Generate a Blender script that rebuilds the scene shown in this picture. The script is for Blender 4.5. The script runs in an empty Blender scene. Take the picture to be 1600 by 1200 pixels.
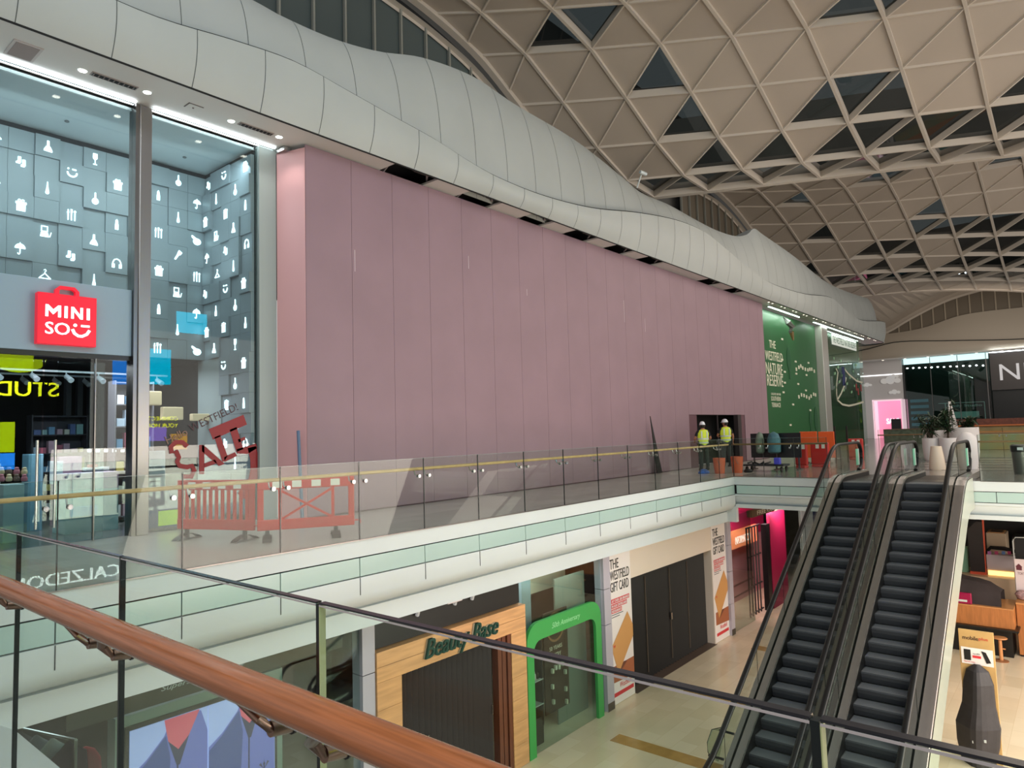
import bpy, bmesh, math, random
from mathutils import Vector, Matrix
import numpy as np
random.seed(7)
SC = bpy.context.scene
COL = SC.collection
PI = math.pi

# ------------------------------------------------------------------ camera
F0, YAW, PITCH, ROLL = 1072.26, 0.694866, 0.0712524, -0.0281706
CAM = np.array([0.0, 0.0, 1.65])
def _basis():
    f = np.array([math.cos(YAW)*math.cos(PITCH), math.sin(YAW)*math.cos(PITCH), math.sin(PITCH)])
    r = np.cross(f, [0, 0, 1.0]); r /= np.linalg.norm(r); u = np.cross(r, f)
    c, s = math.cos(ROLL), math.sin(ROLL)
    return f, r*c+u*s, u*c-r*s
FW, RT, UP = _basis()
cd = bpy.data.cameras.new('camera'); cam = bpy.data.objects.new('camera', cd); COL.objects.link(cam)
cd.sensor_fit = 'HORIZONTAL'; cd.sensor_width = 36.0; cd.lens = F0/1600*36.0; cd.clip_start = .05; cd.clip_end = 400
cam.matrix_world = Matrix(((RT[0], UP[0], -FW[0], CAM[0]), (RT[1], UP[1], -FW[1], CAM[1]), (RT[2], UP[2], -FW[2], CAM[2]), (0, 0, 0, 1)))
SC.camera = cam
def at(px, py, ax, v):
    """point of the place seen at a photo pixel, on the plane axis=v"""
    r = FW+RT*(px-800)/F0-UP*(py-600)/F0
    return CAM+r*((v-CAM[ax])/r[ax])

# ------------------------------------------------------------------ light
vs = SC.view_settings; vs.view_transform = 'Standard'; vs.look = 'None'; vs.gamma = 1; vs.exposure = 0.12
SC.cycles.max_bounces = 7; SC.cycles.diffuse_bounces = 3; SC.cycles.glossy_bounces = 4
SC.cycles.transparent_max_bounces = 24; SC.cycles.transmission_bounces = 4; SC.cycles.sample_clamp_indirect = 4
SC.cycles.caustics_reflective = False; SC.cycles.caustics_refractive = False
w = bpy.data.worlds.new('world'); SC.world = w; w.use_nodes = True
bg = w.node_tree.nodes['Background']; bg.inputs[0].default_value = (.66, .66, .65, 1); bg.inputs[1].default_value = .68
def area(name, loc, target, sx, sy, power, color):
    l = bpy.data.lights.new(name, 'AREA'); l.shape = 'RECTANGLE'; l.size = sx; l.size_y = sy; l.energy = power; l.color = color
    o = bpy.data.objects.new(name, l); COL.objects.link(o); o.location = loc
    o.rotation_euler = (Vector(target)-Vector(loc)).to_track_quat('-Z', 'Y').to_euler(); return o
COOL = (.86, .97, 1.0); WARM = (1.0, .87, .74)  # area lamps below are unseen fills added to light the mall
area('concourse_fill_cool', (-2, -2, 12), (8, 13, 3), 8, 5, 900, COOL)
area('concourse_fill_warm', (30, -12, 10), (38, 6, 4), 16, 10, 1100, WARM)
area('atrium_floor_fill', (15, -5, -.8), (18, 6, -5.5), 14, 5, 1850, WARM)
area('kiosk_fill', (24, -3, -1.4), (25, 1.5, -5.5), 6, 4, 260, WARM)
area('roof_fill', (24, -14, 4), (26, 6, 15), 24, 10, 700, WARM)  # added uplight for the near roof, from no visible fitting
area('far_roof_fill', (52, -10, 5), (56, 8, 16), 20, 10, 900, WARM)  # same kind of added, unseen uplight for the far roof
area('end_wall_fill', (68, 4, 9), (79, 11, 4), 8, 5, 300, WARM)  # unseen lamp added to brighten the end shopfronts
area('upper_deck_fill', (36, 2, 11), (34, 7, 0), 14, 8, 700, WARM)

# ------------------------------------------------------------------ materials
MATS = {}
def lin(c):
    return tuple((v/255/12.92 if v/255 <= .04045 else ((v/255+.055)/1.055)**2.4) for v in c)+(1,)
def mat(name, rgb, rough=.5, metal=0, noise=0, nscale=4, bump=0, emit=0, spec=.5, coat=0, stretch=None, mix=None):
    if name in MATS: return MATS[name]
    m = bpy.data.materials.new(name); m.use_nodes = True; nt = m.node_tree; b = nt.nodes['Principled BSDF']
    c = lin(rgb); b.inputs['Base Color'].default_value = c; b.inputs['Roughness'].default_value = rough
    b.inputs['Metallic'].default_value = metal; b.inputs['Specular IOR Level'].default_value = spec
    if coat: b.inputs['Coat Weight'].default_value = coat; b.inputs['Coat Roughness'].default_value = .12
    if noise or bump:
        tc = nt.nodes.new('ShaderNodeTexCoord'); mp = nt.nodes.new('ShaderNodeMapping')
        if stretch: mp.inputs['Scale'].default_value = stretch
        n = nt.nodes.new('ShaderNodeTexNoise'); n.inputs['Scale'].default_value = nscale; n.inputs['Detail'].default_value = 4
        nt.links.new(tc.outputs['Object'], mp.inputs[0]); nt.links.new(mp.outputs[0], n.inputs['Vector'])
        if noise:
            r = nt.nodes.new('ShaderNodeValToRGB')
            c2 = lin(mix) if mix else tuple(v*(1-noise) for v in c[:3])+(1,)
            c1 = c if mix else tuple(min(1, v*(1+noise*.6)) for v in c[:3])+(1,)
            r.color_ramp.elements[0].position = .35; r.color_ramp.elements[1].position = .65
            r.color_ramp.elements[0].color = c2; r.color_ramp.elements[1].color = c1
            nt.links.new(n.outputs['Fac'], r.inputs[0]); nt.links.new(r.outputs[0], b.inputs['Base Color'])
        if bump:
            bn = nt.nodes.new('ShaderNodeBump'); bn.inputs['Strength'].default_value = bump; bn.inputs['Distance'].default_value = .01
            nt.links.new(n.outputs['Fac'], bn.inputs['Height']); nt.links.new(bn.outputs[0], b.inputs['Normal'])
    if emit:
        b.inputs['Emission Color'].default_value = c; b.inputs['Emission Strength'].default_value = emit
    MATS[name] = m; return m
def glass(name, tint=(225, 238, 232), refl=1.0, ior=1.45, rough=0.0):
    if name in MATS: return MATS[name]
    m = bpy.data.materials.new(name); m.use_nodes = True; nt = m.node_tree; nt.nodes.clear()
    o = nt.nodes.new('ShaderNodeOutputMaterial'); mx = nt.nodes.new('ShaderNodeMixShader')
    t = nt.nodes.new('ShaderNodeBsdfTransparent'); g = nt.nodes.new('ShaderNodeBsdfGlossy'); lw = nt.nodes.new('ShaderNodeLayerWeight')
    t.inputs[0].default_value = lin(tint); g.inputs['Roughness'].default_value = rough; lw.inputs[0].default_value = .5
    pw = nt.nodes.new('ShaderNodeMath'); pw.operation = 'POWER'; pw.inputs[1].default_value = 4.0
    mu = nt.nodes.new('ShaderNodeMath'); mu.operation = 'MULTIPLY_ADD'; mu.inputs[1].default_value = .8*refl; mu.inputs[2].default_value = .035*refl
    nt.links.new(lw.outputs['Facing'], pw.inputs[0]); nt.links.new(pw.outputs[0], mu.inputs[0]); nt.links.new(mu.outputs[0], mx.inputs[0])
    nt.links.new(t.outputs[0], mx.inputs[1]); nt.links.new(g.outputs[0], mx.inputs[2]); nt.links.new(mx.outputs[0], o.inputs[0])
    MATS[name] = m; return m
def tiles(name, rgb, rgb2, sx, sy, rough=.18, joint=None, jw=.006, spec=.5):
    """stone floor: large slabs of slightly different tone with thin joints"""
    m = bpy.data.materials.new(name); m.use_nodes = True; nt = m.node_tree; b = nt.nodes['Principled BSDF']
    tc = nt.nodes.new('ShaderNodeTexCoord'); br = nt.nodes.new('ShaderNodeTexBrick')
    br.inputs['Scale'].default_value = 1; br.inputs['Brick Width'].default_value = sx; br.inputs['Row Height'].default_value = sy
    br.inputs['Mortar Size'].default_value = jw; br.inputs['Color1'].default_value = lin(rgb); br.inputs['Color2'].default_value = lin(rgb2)
    br.inputs['Mortar'].default_value = lin(joint or rgb2); br.inputs['Bias'].default_value = -.2; br.inputs['Mortar Smooth'].default_value = .3
    n = nt.nodes.new('ShaderNodeTexNoise'); n.inputs['Scale'].default_value = 1.3; n.inputs['Detail'].default_value = 6
    mx = nt.nodes.new('ShaderNodeMixRGB'); mx.blend_type = 'MULTIPLY'; mx.inputs[0].default_value = .18
    nt.links.new(tc.outputs['Object'], br.inputs['Vector']); nt.links.new(tc.outputs['Object'], n.inputs['Vector'])
    nt.links.new(br.outputs['Color'], mx.inputs[1]); nt.links.new(n.outputs['Fac'], mx.inputs[2])
    g = nt.nodes.new('ShaderNodeGamma'); g.inputs[1].default_value = .95
    nt.links.new(mx.outputs[0], g.inputs[0]); nt.links.new(g.outputs[0], b.inputs['Base Color'])
    b.inputs['Roughness'].default_value = rough; b.inputs['Specular IOR Level'].default_value = spec
    MATS[name] = m; return m
WHITE = mat('white_panel', (198, 207, 209), .45, noise=.03, nscale=.6)
WHITE2 = mat('white_bulkhead', (168, 173, 171), .5, noise=.04, nscale=.5)
DARK = mat('dark_gap', (14, 15, 17), .8)
BLACK = mat('black_metal', (16, 16, 18), .35)
RUBBER = mat('black_rubber', (12, 12, 13), .4, spec=.4)
STEEL = mat('brushed_steel', (190, 190, 190), .24, 1, bump=.1, nscale=60, stretch=(1, 1, .02))
STEELD = mat('dark_steel', (120, 116, 114), .3, 1)
GLASS = glass('clear_glass', (243, 249, 246), .36)
GLASSG = glass('tinted_glass', (205, 226, 216), .9)
WOOD = mat('handrail_wood', (180, 104, 60), .22, noise=.2, nscale=9, stretch=(14, .5, 14), coat=.3)
WOODL = mat('pale_handrail', (196, 160, 110), .35, noise=.15, nscale=6)
LEDW = mat('white_led', (240, 252, 255), emit=9)
LEDS = mat('downlight_lamp', (255, 250, 235), emit=14)

# ------------------------------------------------------------------ mesh builder
class MB:
    def __init__(s): s.v = []; s.f = []; s.m = []; s.cur = 0
    def mi(s, k): s.cur = k; return s
    def vert(s, p): s.v.append(tuple(float(c) for c in p)); return len(s.v)-1
    def face(s, ids): s.f.append(tuple(ids)); s.m.append(s.cur)
    def quad(s, *ps): s.face([s.vert(p) for p in ps]); return s
    def box(s, x0, x1, y0, y1, z0, z1):
        i = [s.vert(p) for p in ((x0, y0, z0), (x1, y0, z0), (x1, y1, z0), (x0, y1, z0), (x0, y0, z1), (x1, y0, z1), (x1, y1, z1), (x0, y1, z1))]
        for q in ((0, 3, 2, 1), (4, 5, 6, 7), (0, 1, 5, 4), (1, 2, 6, 5), (2, 3, 7, 6), (3, 0, 4, 7)): s.face([i[k] for k in q])
        return s
    def obox(s, c, ax, ay, az):
        """box from centre and three half-axis vectors"""
        c = Vector(c); ax = Vector(ax); ay = Vector(ay); az = Vector(az)
        i = [s.vert(c+ax*a+ay*b+az*d) for d in (-1, 1) for a, b in ((-1, -1), (1, -1), (1, 1), (-1, 1))]
        for q in ((0, 3, 2, 1), (4, 5, 6, 7), (0, 1, 5, 4), (1, 2, 6, 5), (2, 3, 7, 6), (3, 0, 4, 7)): s.face([i[k] for k in q])
        return s
    def prism(s, poly, ax, a, b):
        """2D polygon extruded along axis ax from a to b (poly gives the other two coordinates in order)"""
        def P(p, t):
            q = list(p); q.insert(ax, t); return q
        n = len(poly); A = [s.vert(P(p, a)) for p in poly]; B = [s.vert(P(p, b)) for p in poly]
        s.face(A[::-1]); s.face(B)
        for k in range(n): s.face((A[k], A[(k+1) % n], B[(k+1) % n], B[k]))
        return s
    def tube(s, pts, r, n=10, cap=True, flat=1.0):
        pts = [Vector(p) for p in pts]; rings = []; rs = r if isinstance(r, (list, tuple)) else [r]*len(pts)
        up = Vector((0, 0, 1))
        for k, p in enumerate(pts):
            d = (pts[min(k+1, len(pts)-1)]-pts[max(k-1, 0)]).normalized()
            a = d.cross(up)
            if a.length < .05: a = d.cross(Vector((0, 1, 0)))
            a.normalize(); b = a.cross(d).normalized()
            rings.append([s.vert(p+a*math.cos(t*2*PI/n)*rs[k]+b*math.sin(t*2*PI/n)*rs[k]*flat) for t in range(n)])
        for A, B in zip(rings, rings[1:]):
            for t in range(n): s.face((A[t], A[(t+1) % n], B[(t+1) % n], B[t]))
        if cap: s.face(rings[0][::-1]); s.face(rings[-1])
        return s
    def lathe(s, prof, c, n=20, sy=1.0):
        rings = [[s.vert((c[0]+r*math.cos(2*PI*t/n), c[1]+r*sy*math.sin(2*PI*t/n), c[2]+z)) for t in range(n)] for r, z in prof]
        for A, B in zip(rings, rings[1:]):
            for t in range(n): s.face((A[t], A[(t+1) % n], B[(t+1) % n], B[t]))
        s.face(rings[0][::-1]); s.face(rings[-1]); return s
    def strip(s, rows, close=False):
        """grid surface from rows of points"""
        R = [[s.vert(p) for p in r] for r in rows]
        for A, B in zip(R, R[1:]):
            for k in range(len(A)-1): s.face((A[k], A[k+1], B[k+1], B[k]))
        return s
    def build(s, name, mats, parent=None, smooth=False, bevel=0, solid=0):
        me = bpy.data.meshes.new(name); me.from_pydata(s.v, [], s.f)
        if not isinstance(mats, (list, tuple)): mats = [mats]
        for m in mats: me.materials.append(m)
        me.polygons.foreach_set('material_index', s.m); me.update()
        bm = bmesh.new(); bm.from_mesh(me); bmesh.ops.recalc_face_normals(bm, faces=bm.faces); bm.to_mesh(me); bm.free()
        if smooth: me.shade_smooth()
        o = bpy.data.objects.new(name, me); COL.objects.link(o)
        if smooth:
            try: me.set_sharp_from_angle(angle=math.radians(40))
            except Exception: pass
        if bevel:
            md = o.modifiers.new('bevel', 'BEVEL'); md.width = bevel; md.segments = 2; md.limit_method = 'ANGLE'
        if solid:
            md = o.modifiers.new('solid', 'SOLIDIFY'); md.thickness = solid; md.offset = 0
        if parent is not None: put(o, parent)
        return o
def put(o, parent):
    """parent while keeping world coordinates"""
    o.parent = parent
    o.matrix_parent_inverse = parent.matrix_world.inverted() if parent.type != 'EMPTY' else Matrix.Translation(-Vector(parent.location))
def thing(name, label, cat, loc=(0, 0, 0), group=None):
    o = bpy.data.objects.new(name, None); COL.objects.link(o); o.location = loc; o.empty_display_size = .1
    o['label'] = label; o['category'] = cat
    if group: o['group'] = group
    return o
def tag(o, label, cat, group=None):
    o['label'] = label; o['category'] = cat
    if group: o['group'] = group
    return o
def struct(o, label, cat='structure'):
    o['kind'] = 'structure'; o['label'] = label; o['category'] = cat; return o
def text(s, name, origin, w, h, m, facing='Y', parent=None, bold=0.0, depth=.004, mirror=False, roll=0, shear=0):
    """lettering fitted into a w x h rectangle whose lower-left corner is origin; facing Y: read looking along +Y; X: read looking along +X"""
    cu = bpy.data.curves.new(name, 'FONT'); cu.body = s; cu.extrude = 0; cu.align_x = 'LEFT'; cu.shear = shear; cu.resolution_u = 3
    t = bpy.data.objects.new(name, cu); COL.objects.link(t)
    dg = bpy.context.evaluated_depsgraph_get(); me = bpy.data.meshes.new_from_object(t.evaluated_get(dg)); bpy.data.objects.remove(t)
    xs = [v.co.x for v in me.vertices]; ys = [v.co.y for v in me.vertices]
    x0, x1, y0, y1 = min(xs), max(xs), min(ys), max(ys)
    bm = bmesh.new(); bm.from_mesh(me)
    if bold:
        k0 = bm.faces[:]; sh = bold*6
        for q in (1, 2, 3):
            d = bmesh.ops.duplicate(bm, geom=k0)
            for v in d['geom']:
                if isinstance(v, bmesh.types.BMVert): v.co.x += sh*q/3*.35; v.co.z += q*.22
        x1 += sh*.35
    r = bmesh.ops.extrude_face_region(bm, geom=bm.faces[:]); vs_ = [g for g in r['geom'] if isinstance(g, bmesh.types.BMVert)]
    for v in vs_: v.co.z += 1
    cr, sr = math.cos(roll), math.sin(roll)
    for v in bm.verts:
        a = (v.co.x-x0)/(x1-x0)*w; b = (v.co.y-y0)/(y1-y0)*h; d = v.co.z*depth
        if mirror: a = w-a
        a, b = a*cr-b*sr, a*sr+b*cr
        if facing == 'Y': v.co = Vector((origin[0]+a, origin[1]-d, origin[2]+b))
        elif facing == '-Y': v.co = Vector((origin[0]-a, origin[1]+d, origin[2]+b))
        elif facing == 'X': v.co = Vector((origin[0]-d, origin[1]-a, origin[2]+b))
        else: v.co = Vector((origin[0]+d, origin[1]+a, origin[2]+b))
    bmesh.ops.recalc_face_normals(bm, faces=bm.faces); bm.to_mesh(me); bm.free()
    me.materials.clear(); me.materials.append(m)
    o = bpy.data.objects.new(name, me); COL.objects.link(o)
    if parent is not None: put(o, parent)
    return o
def interp(pts, x):
    """smooth (monotone-free Catmull) interpolation through sorted (x, z) points"""
    n = len(pts)
    if x <= pts[0][0]: return pts[0][1]
    if x >= pts[-1][0]: return pts[-1][1]
    for k in range(n-1):
        if pts[k][0] <= x <= pts[k+1][0]:
            x0, z0 = pts[k]; x1, z1 = pts[k+1]; t = (x-x0)/(x1-x0)
            a = pts[max(k-1, 0)]; b = pts[min(k+2, n-1)]
            m0 = (z1-a[1])/(x1-a[0])*(x1-x0); m1 = (b[1]-z0)/(b[0]-x0)*(x1-x0)
            return (2*t**3-3*t*t+1)*z0+(t**3-2*t*t+t)*m0+(-2*t**3+3*t*t)*z1+(t**3-t*t)*m1
# ------------------------------------------------------------------ floors and slab edges
FLOORU = tiles('pale_stone_floor', (196, 188, 180), (182, 174, 166), 1.2, .6, .22)
FLOORF = tiles('grey_stone_floor', (150, 142, 134), (134, 127, 120), 1.4, .7, .16)
FLOORL = tiles('cream_marble_floor', (238, 222, 192), (224, 204, 170), .9, .45, .2, spec=.6)
struct(MB().box(-6, 36, 9.15, 13.4, -.3, 0).build('floor', FLOORU), 'pale polished stone walkway in front of the upper shops')
struct(MB().box(22.4, 36, -16, 9.15, -.3, 0).build('floor', FLOORF), 'grey stone upper deck at the head of the escalators')
struct(MB().box(36, 84, -16, 19, -.3, -.01).build('floor', FLOORF), 'far upper concourse floor in front of the end shops')
struct(MB().box(-9, .98, -16, 9.15, -.3, 0).build('floor', FLOORF), 'walkway behind the near balustrade')
struct(MB().box(-9, 60, -16, 24, -5.7, -5.5).build('floor', FLOORL), 'cream marble floor of the lower mall')
OCH = mat('ochre_marble', (186, 146, 84), .2, noise=.15, nscale=3)
for k, (x, y0, y1) in enumerate(((13.9, 6.2, 8.95), (17.6, 6.6, 8.95), (22.2, 7.4, 8.8), (10.2, 5.6, 8.9))):
    struct(MB().box(x, x+.42, y0, y1, -5.5, -5.494).build('trim_%d' % (20+k), OCH), 'ochre marble inlay stripe in the lower floor')
for k in range(5):
    struct(MB().box(27+k*1.7, 27.07+k*1.7, -2+k*.4, 5.5, 0, .004).build('trim_%d' % (30+k), DARK), 'dark joint strip in the upper deck floor')
GSTRIP = mat('green_glass_strip', (166, 192, 187), .2, coat=.4, spec=.8)
def sweep_path(profile, path, name, m, label, smooth=True):
    """profile of (offset, z) pushed along path of (x, y, nx, ny)"""
    b = MB(); b.strip([[(x+nx*o, y+ny*o, z) for x, y, nx, ny in path] for o, z in profile])
    return struct(b.build(name, m, smooth=smooth), label)
LEFT = [(-6, 9.1, 0, 1), (22.3, 9.1, 1, 1)]
RIGHT = [(22.3, 9.1, 1, 1), (22.3, -16, 1, 0)]
for nm, P in (('left', LEFT), ('right', RIGHT)):
    sweep_path([(.06, .004), (0, .0), (0, -.265), (.05, -.27)], P, 'trim_1', WHITE, 'white edge band of the upper slab, %s side' % nm, False)
    sweep_path([(.05, -.26), (.05, -.6)], P, 'trim_2', DARK, 'dark shadow gap behind the glass strip, %s side' % nm, False)
struct(MB().box(22.3, 22.9, -16, 9.1, -1.02, -.9).build('trim_3', WHITE), 'white underside lip of the far slab edge')
sweep_path([(.05, -.59), (0, -.595), (0, -.87), (.04, -.98), (.14, -1.08), (.3, -1.13), (.36, -1.16), (.3, -1.17), (.3, -1.5), (.9, -1.5)], LEFT, 'trim_3', WHITE, 'white curved cove and lip under the upper walkway')
sweep_path([(.05, -.57), (0, -.575), (0, -.64), (.04, -.66), (.06, -.8), (.2, -.95), (.5, -1.0), (.5, -1.02)], RIGHT, 'trim_3', WHITE, 'white curved underside of the far slab edge')
def glass_strip(b0, b1, axis):
    n = int(abs(b1-b0)/1.415)+(axis == 'x'); d = 1 if b1 > b0 else -1; b = MB()
    for k in range(n):
        a, c = b0+d*k*1.415+d*.008, b0+d*(k+1)*1.415-d*.008
        if axis == 'x': b.box(a, min(c, 22.29), 9.105, 9.14, -.575, -.285)
        else: b.box(22.305, 22.34, min(a, c), max(a, c), -.555, -.285)
    return b
struct(glass_strip(4.15-7*1.415, 22.4, 'x').build('trim_4', GSTRIP), 'pale green glass strip in the walkway edge, left side')
struct(glass_strip(9.05, -15, 'y').build('trim_4', GSTRIP), 'pale green glass strip in the far slab edge')
b = MB()
for k in range(20): x = 4.15-7*1.415+k*1.415; b.box(x-.004, x+.004, 9.092, 9.1, -.87, -.595)
struct(b.build('trim_5', DARK), 'fine vertical joints of the white edge panels')
struct(MB().quad((1.05, -8, -.5), (1.05, 9.4, -.5), (2.45, 9.4, -1.5), (2.45, -8, -1.5)).quad((1.05, -8, -.0), (1.05, 9.1, -.0), (1.05, 9.1, -.5), (1.05, -8, -.5)).quad((2.45, -8, -1.5), (2.45, 9.4, -1.5), (2.2, 9.4, -1.52), (2.2, -8, -1.52)).build('trim_6', WHITE), 'white sloping edge below the near balustrade')

# ------------------------------------------------------------------ bulkhead over the shops
seamgap = .012
def arc_path(xa, y0, xe, R, yend, step=.33):
    P = []; x = xa
    while x < xe-1e-6: P.append((x, y0, 0, 1, x)); x += step
    s = xe
    for k in range(0, 19):
        a = k/18*PI/2; P.append((xe+R*math.sin(a), y0+R-R*math.cos(a), -math.sin(a), math.cos(a), s+R*a))
    y = y0+R+.5
    while y < yend: P.append((xe+R, y, -1, 0, s+R*PI/2+y-y0-R)); y += .6
    return P
PATH = arc_path(-6, 11.75, 60.4, 1.8, 19.5)
b1px = [(180, 0), (260, 32), (368, 64), (462, 97), (544, 142), (615, 182), (680, 218), (733, 252), (780, 278), (850, 306), (925, 325), (1000, 333), (1060, 345), (1100, 362), (1130, 385), (1165, 415), (1200, 440), (1230, 452), (1260, 460), (1300, 466), (1322, 485), (1345, 500), (1380, 503)]
b1 = [(-6, 8.9), (0, 9.0)]+[(float(p[0]), float(p[2])) for p in (at(x, y, 1, 11.75) for x, y in b1px)]+[(66, 9.6)]
silpx = [(395, 0), (440, 25), (520, 60), (590, 80), (660, 90), (740, 120), (800, 160), (900, 220), (970, 275), (1000, 300), (1045, 320), (1090, 345), (1120, 360), (1150, 369), (1168, 366), (1178, 357), (1190, 365), (1240, 400), (1290, 440), (1330, 458), (1380, 475)]
YS = 12.9
s2 = [(-6, 11.0), (2, 10.9)]+[(float(p[0]), float(p[2])) for p in (at(x, y, 1, YS) for x, y in silpx)]+[(66, 11.5), (72, 11.4)]
def band(path, prof, seam=1.33, back=.03, m=WHITE2, name='trim_7', label=''):
    """swept wavy band cut into panels by fine dark joints; prof(s) -> [(offset, z)]"""
    segs = []; cur = []; lasts = None
    b = MB(); d = MB()
    rows = [[(x+nx*o, y+ny*o, z) for o, z in prof(s)] for x, y, nx, ny, s in path]
    b.strip(rows); 
    o = b.build(name, m, smooth=True); struct(o, label)
    # joints: thin dark ribbons sitting 3 mm proud of the panel skin
    s0, s1 = path[0][4], path[-1][4]; s = math.ceil(s0/seam)*seam+.25
    while s < s1:
        for A, B in zip(path, path[1:]):
            if A[4] <= s <= B[4]:
                t = (s-A[4])/(B[4]-A[4]); q = [A[i]+(B[i]-A[i])*t for i in range(4)]
                pr = prof(s); tx, ty = q[3], -q[2]
                d.strip([[(q[0]+q[2]*(oo-.004)+tx*e, q[1]+q[3]*(oo-.004)+ty*e, z) for oo, z in pr] for e in (-.006, .006)])
                break
        s += seam
    j = d.build('joint', mat('joint_grey', (70, 76, 76), .8), parent=o)
    return o
def prof1(s):
    zt = interp(b1, s); out = []
    for k in range(13):
        t = k/12; z = 8.0+(zt-8.0)*t; out.append((.2*(1-t)-.09*math.sin(PI*t**.9), z))
    out += [(.02, zt+.0), (.08, zt-.01), (.72, zt-.12)]
    return out
def prof2(s):
    zb = max(interp(b1, s)-.6, 8.06); zt = interp(s2, s); out = []
    for k in range(15):
        t = k/14; o = .62+(YS-11.75-.62)*t**1.8-.07*math.sin(PI*t**.8); out.append((o, zb+(zt-zb)*(math.sin(t*PI/2)*.5+t*.5)))
    out += [(YS-11.75+.4, zt-.03), (YS-11.75+1.2, zt-.25), (6.9, zt-.6)]
    return out
band(PATH, prof1, name='trim_7', label='lower wavy white band above the shopfronts')
band(PATH, prof2, name='trim_8', label='upper wavy white band under the roof')
struct(MB().strip([[(x+nx*o, y+ny*o, z) for x, y, nx, ny, s in PATH] for o, z in ((.19, 8.01), (.2, 7.985), (.22, 7.985), (.24, 8.02))]).build('trim_9', DARK), 'dark line at the foot of the lower band')
BANDSHADE = mat('band_shade_grey', (40, 45, 45), .8)
struct(MB().strip([[(x+nx*o, y+ny*o, interp(b1, s)+dz) for x, y, nx, ny, s in PATH] for o, dz in ((.03, .0), (.06, .05), (.3, .065), (.5, .07))]).build('trim_17', BANDSHADE), 'dark ribbon painted as the shade between the two wavy bands')  # added ribbon, its dark grey draws the shade above the lower band
# soffit y 11.95..13.4, z = 8: solid left, alternate panels missing over the hoarding
SOF = mat('soffit_panel', (206, 204, 200), .5)
gaps = [(10.35, 11.73), (12.89, 14.18), (15.52, 16.61), (17.77, 19.09), (20.22, 21.46), (22.47, 23.78), (27.75, 29.18), (30.54, 31.82)]
xs = -6; b = MB(); pieces = []
for a, c in gaps+[(61, 61)]: pieces.append((xs, a)); xs = c
for a, c in pieces:
    x = a
    while x < c-.01:
        e = min(c, (math.floor((x+.27)/1.33+1e-4)+1)*1.33-.27) if c < 10 or a > 31 else c
        if e-x > .1: b.box(x+.006, e-.006, 11.96, 13.4, 8.0, 8.05)
        x = e
struct(b.build('ceiling', SOF), 'flat white soffit panels over the walkway')
struct(MB().box(-6, 61, 12.3, 14, 8.5, 8.54).box(-6, 61, 13.5, 13.55, 8.05, 8.5).build('ceiling', DARK), 'dark void above the soffit panels')
TR = mat('truss_grey', (150, 138, 138), .5)
for k, (a, c) in enumerate(gaps):
    t = thing('ceiling_truss', 'grey metal roof truss showing through the %s missing soffit panel above the pink hoarding' % ('nearest second third fourth fifth sixth seventh farthest'.split()[k]), 'truss', (a, 12.3, 8.3), 'trusses in the soffit openings')
    MB().tube([(a-.1, 12.0, 8.06), (a+.35, 12.9, 8.12)], .035, 6).tube([(a+.25, 12.0, 8.1), (a+.0, 12.8, 8.3)], .02, 6).build('strut', TR, t)
    MB().tube([(c-.1, 12.0, 8.35), (a+.2, 12.6, 8.3)], .03, 6).tube([(c-.35, 12.0, 8.15), (c+.1, 12.5, 8.12)], .025, 6).build('brace', TR, t)
    MB().tube([(a+.3, 12.35, 8.2), (a+.7, 12.2, 8.12), (a+1.0, 12.4, 8.2), (c-.1, 12.2, 8.1)], .012, 5).build('cable', mat('cable_dark', (70, 60, 60), .6), t)
# downlights, grilles, speaker in the soffit
dl = [(4.06, 12.69), (5.1, 12.67), (6.69, 12.66), (7.73, 12.63), (2.1, 12.7)]
def downlight(x, y, label, group, r=.065, pw=18):
    t = thing('downlight', label, 'downlight', (x, y, 8), group)
    MB().lathe([(r, 0), (r+.015, -.004), (r+.02, 0)], (x, y, 8.0), 16).build('rim', WHITE, t)
    MB().lathe([(r*.95, -.006), (r*.9, -.01)], (x, y, 8.0), 16).build('lamp', LEDS if pw else mat('row_lamp', (255, 244, 222), emit=3.5), t)
    if pw:
        l = bpy.data.lights.new('downlight_beam', 'SPOT'); l.energy = pw; l.spot_size = 1.9; l.spot_blend = .7; l.shadow_soft_size = .06; l.color = (1, .93, .85)
        o = bpy.data.objects.new('downlight_beam', l); COL.objects.link(o); o.location = (x, y, 7.95)
for (x, y), wd in zip(dl, ('left of the first ceiling grille', 'right of the first ceiling grille, beside the steel column', 'left of the second ceiling grille', 'right of the second ceiling grille, nearest the pink hoarding', 'farthest left, before the square speaker')):
    downlight(x, y, 'small round ceiling downlight '+wd, 'downlights over the lit shop', .065, 25)
k = 0
for i in range(13):
    x = 35.4+i*1.9
    for dx in (0, .55):
        downlight(x+dx, 12.15, 'small round downlight in the soffit row over the green hoardings', 'downlight row over the green hoardings', .05, 0)
for i, (x, y) in enumerate(((4.55, 12.66), (7.2, 12.62))):
    t = thing('ceiling_grille', 'slotted black air grille between two downlights, '+('over the shop entrance' if i == 0 else 'next to the pink hoarding'), 'grille', (x, y, 8), 'soffit air grilles')
    MB().box(x-.37, x+.37, y-.07, y+.07, 7.985, 8.0).build('frame', mat('grille_frame', (150, 140, 138), .5), t)
    MB().box(x-.35, x+.35, y-.05, y+.05, 7.98, 7.986).build('slot', DARK, t)
    for q in range(9): MB().box(x-.34+q*.08, x-.325+q*.08, y-.05, y+.05, 7.97, 7.981).build('fin', mat('grille_fin', (120, 110, 110), .5), t)
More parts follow.
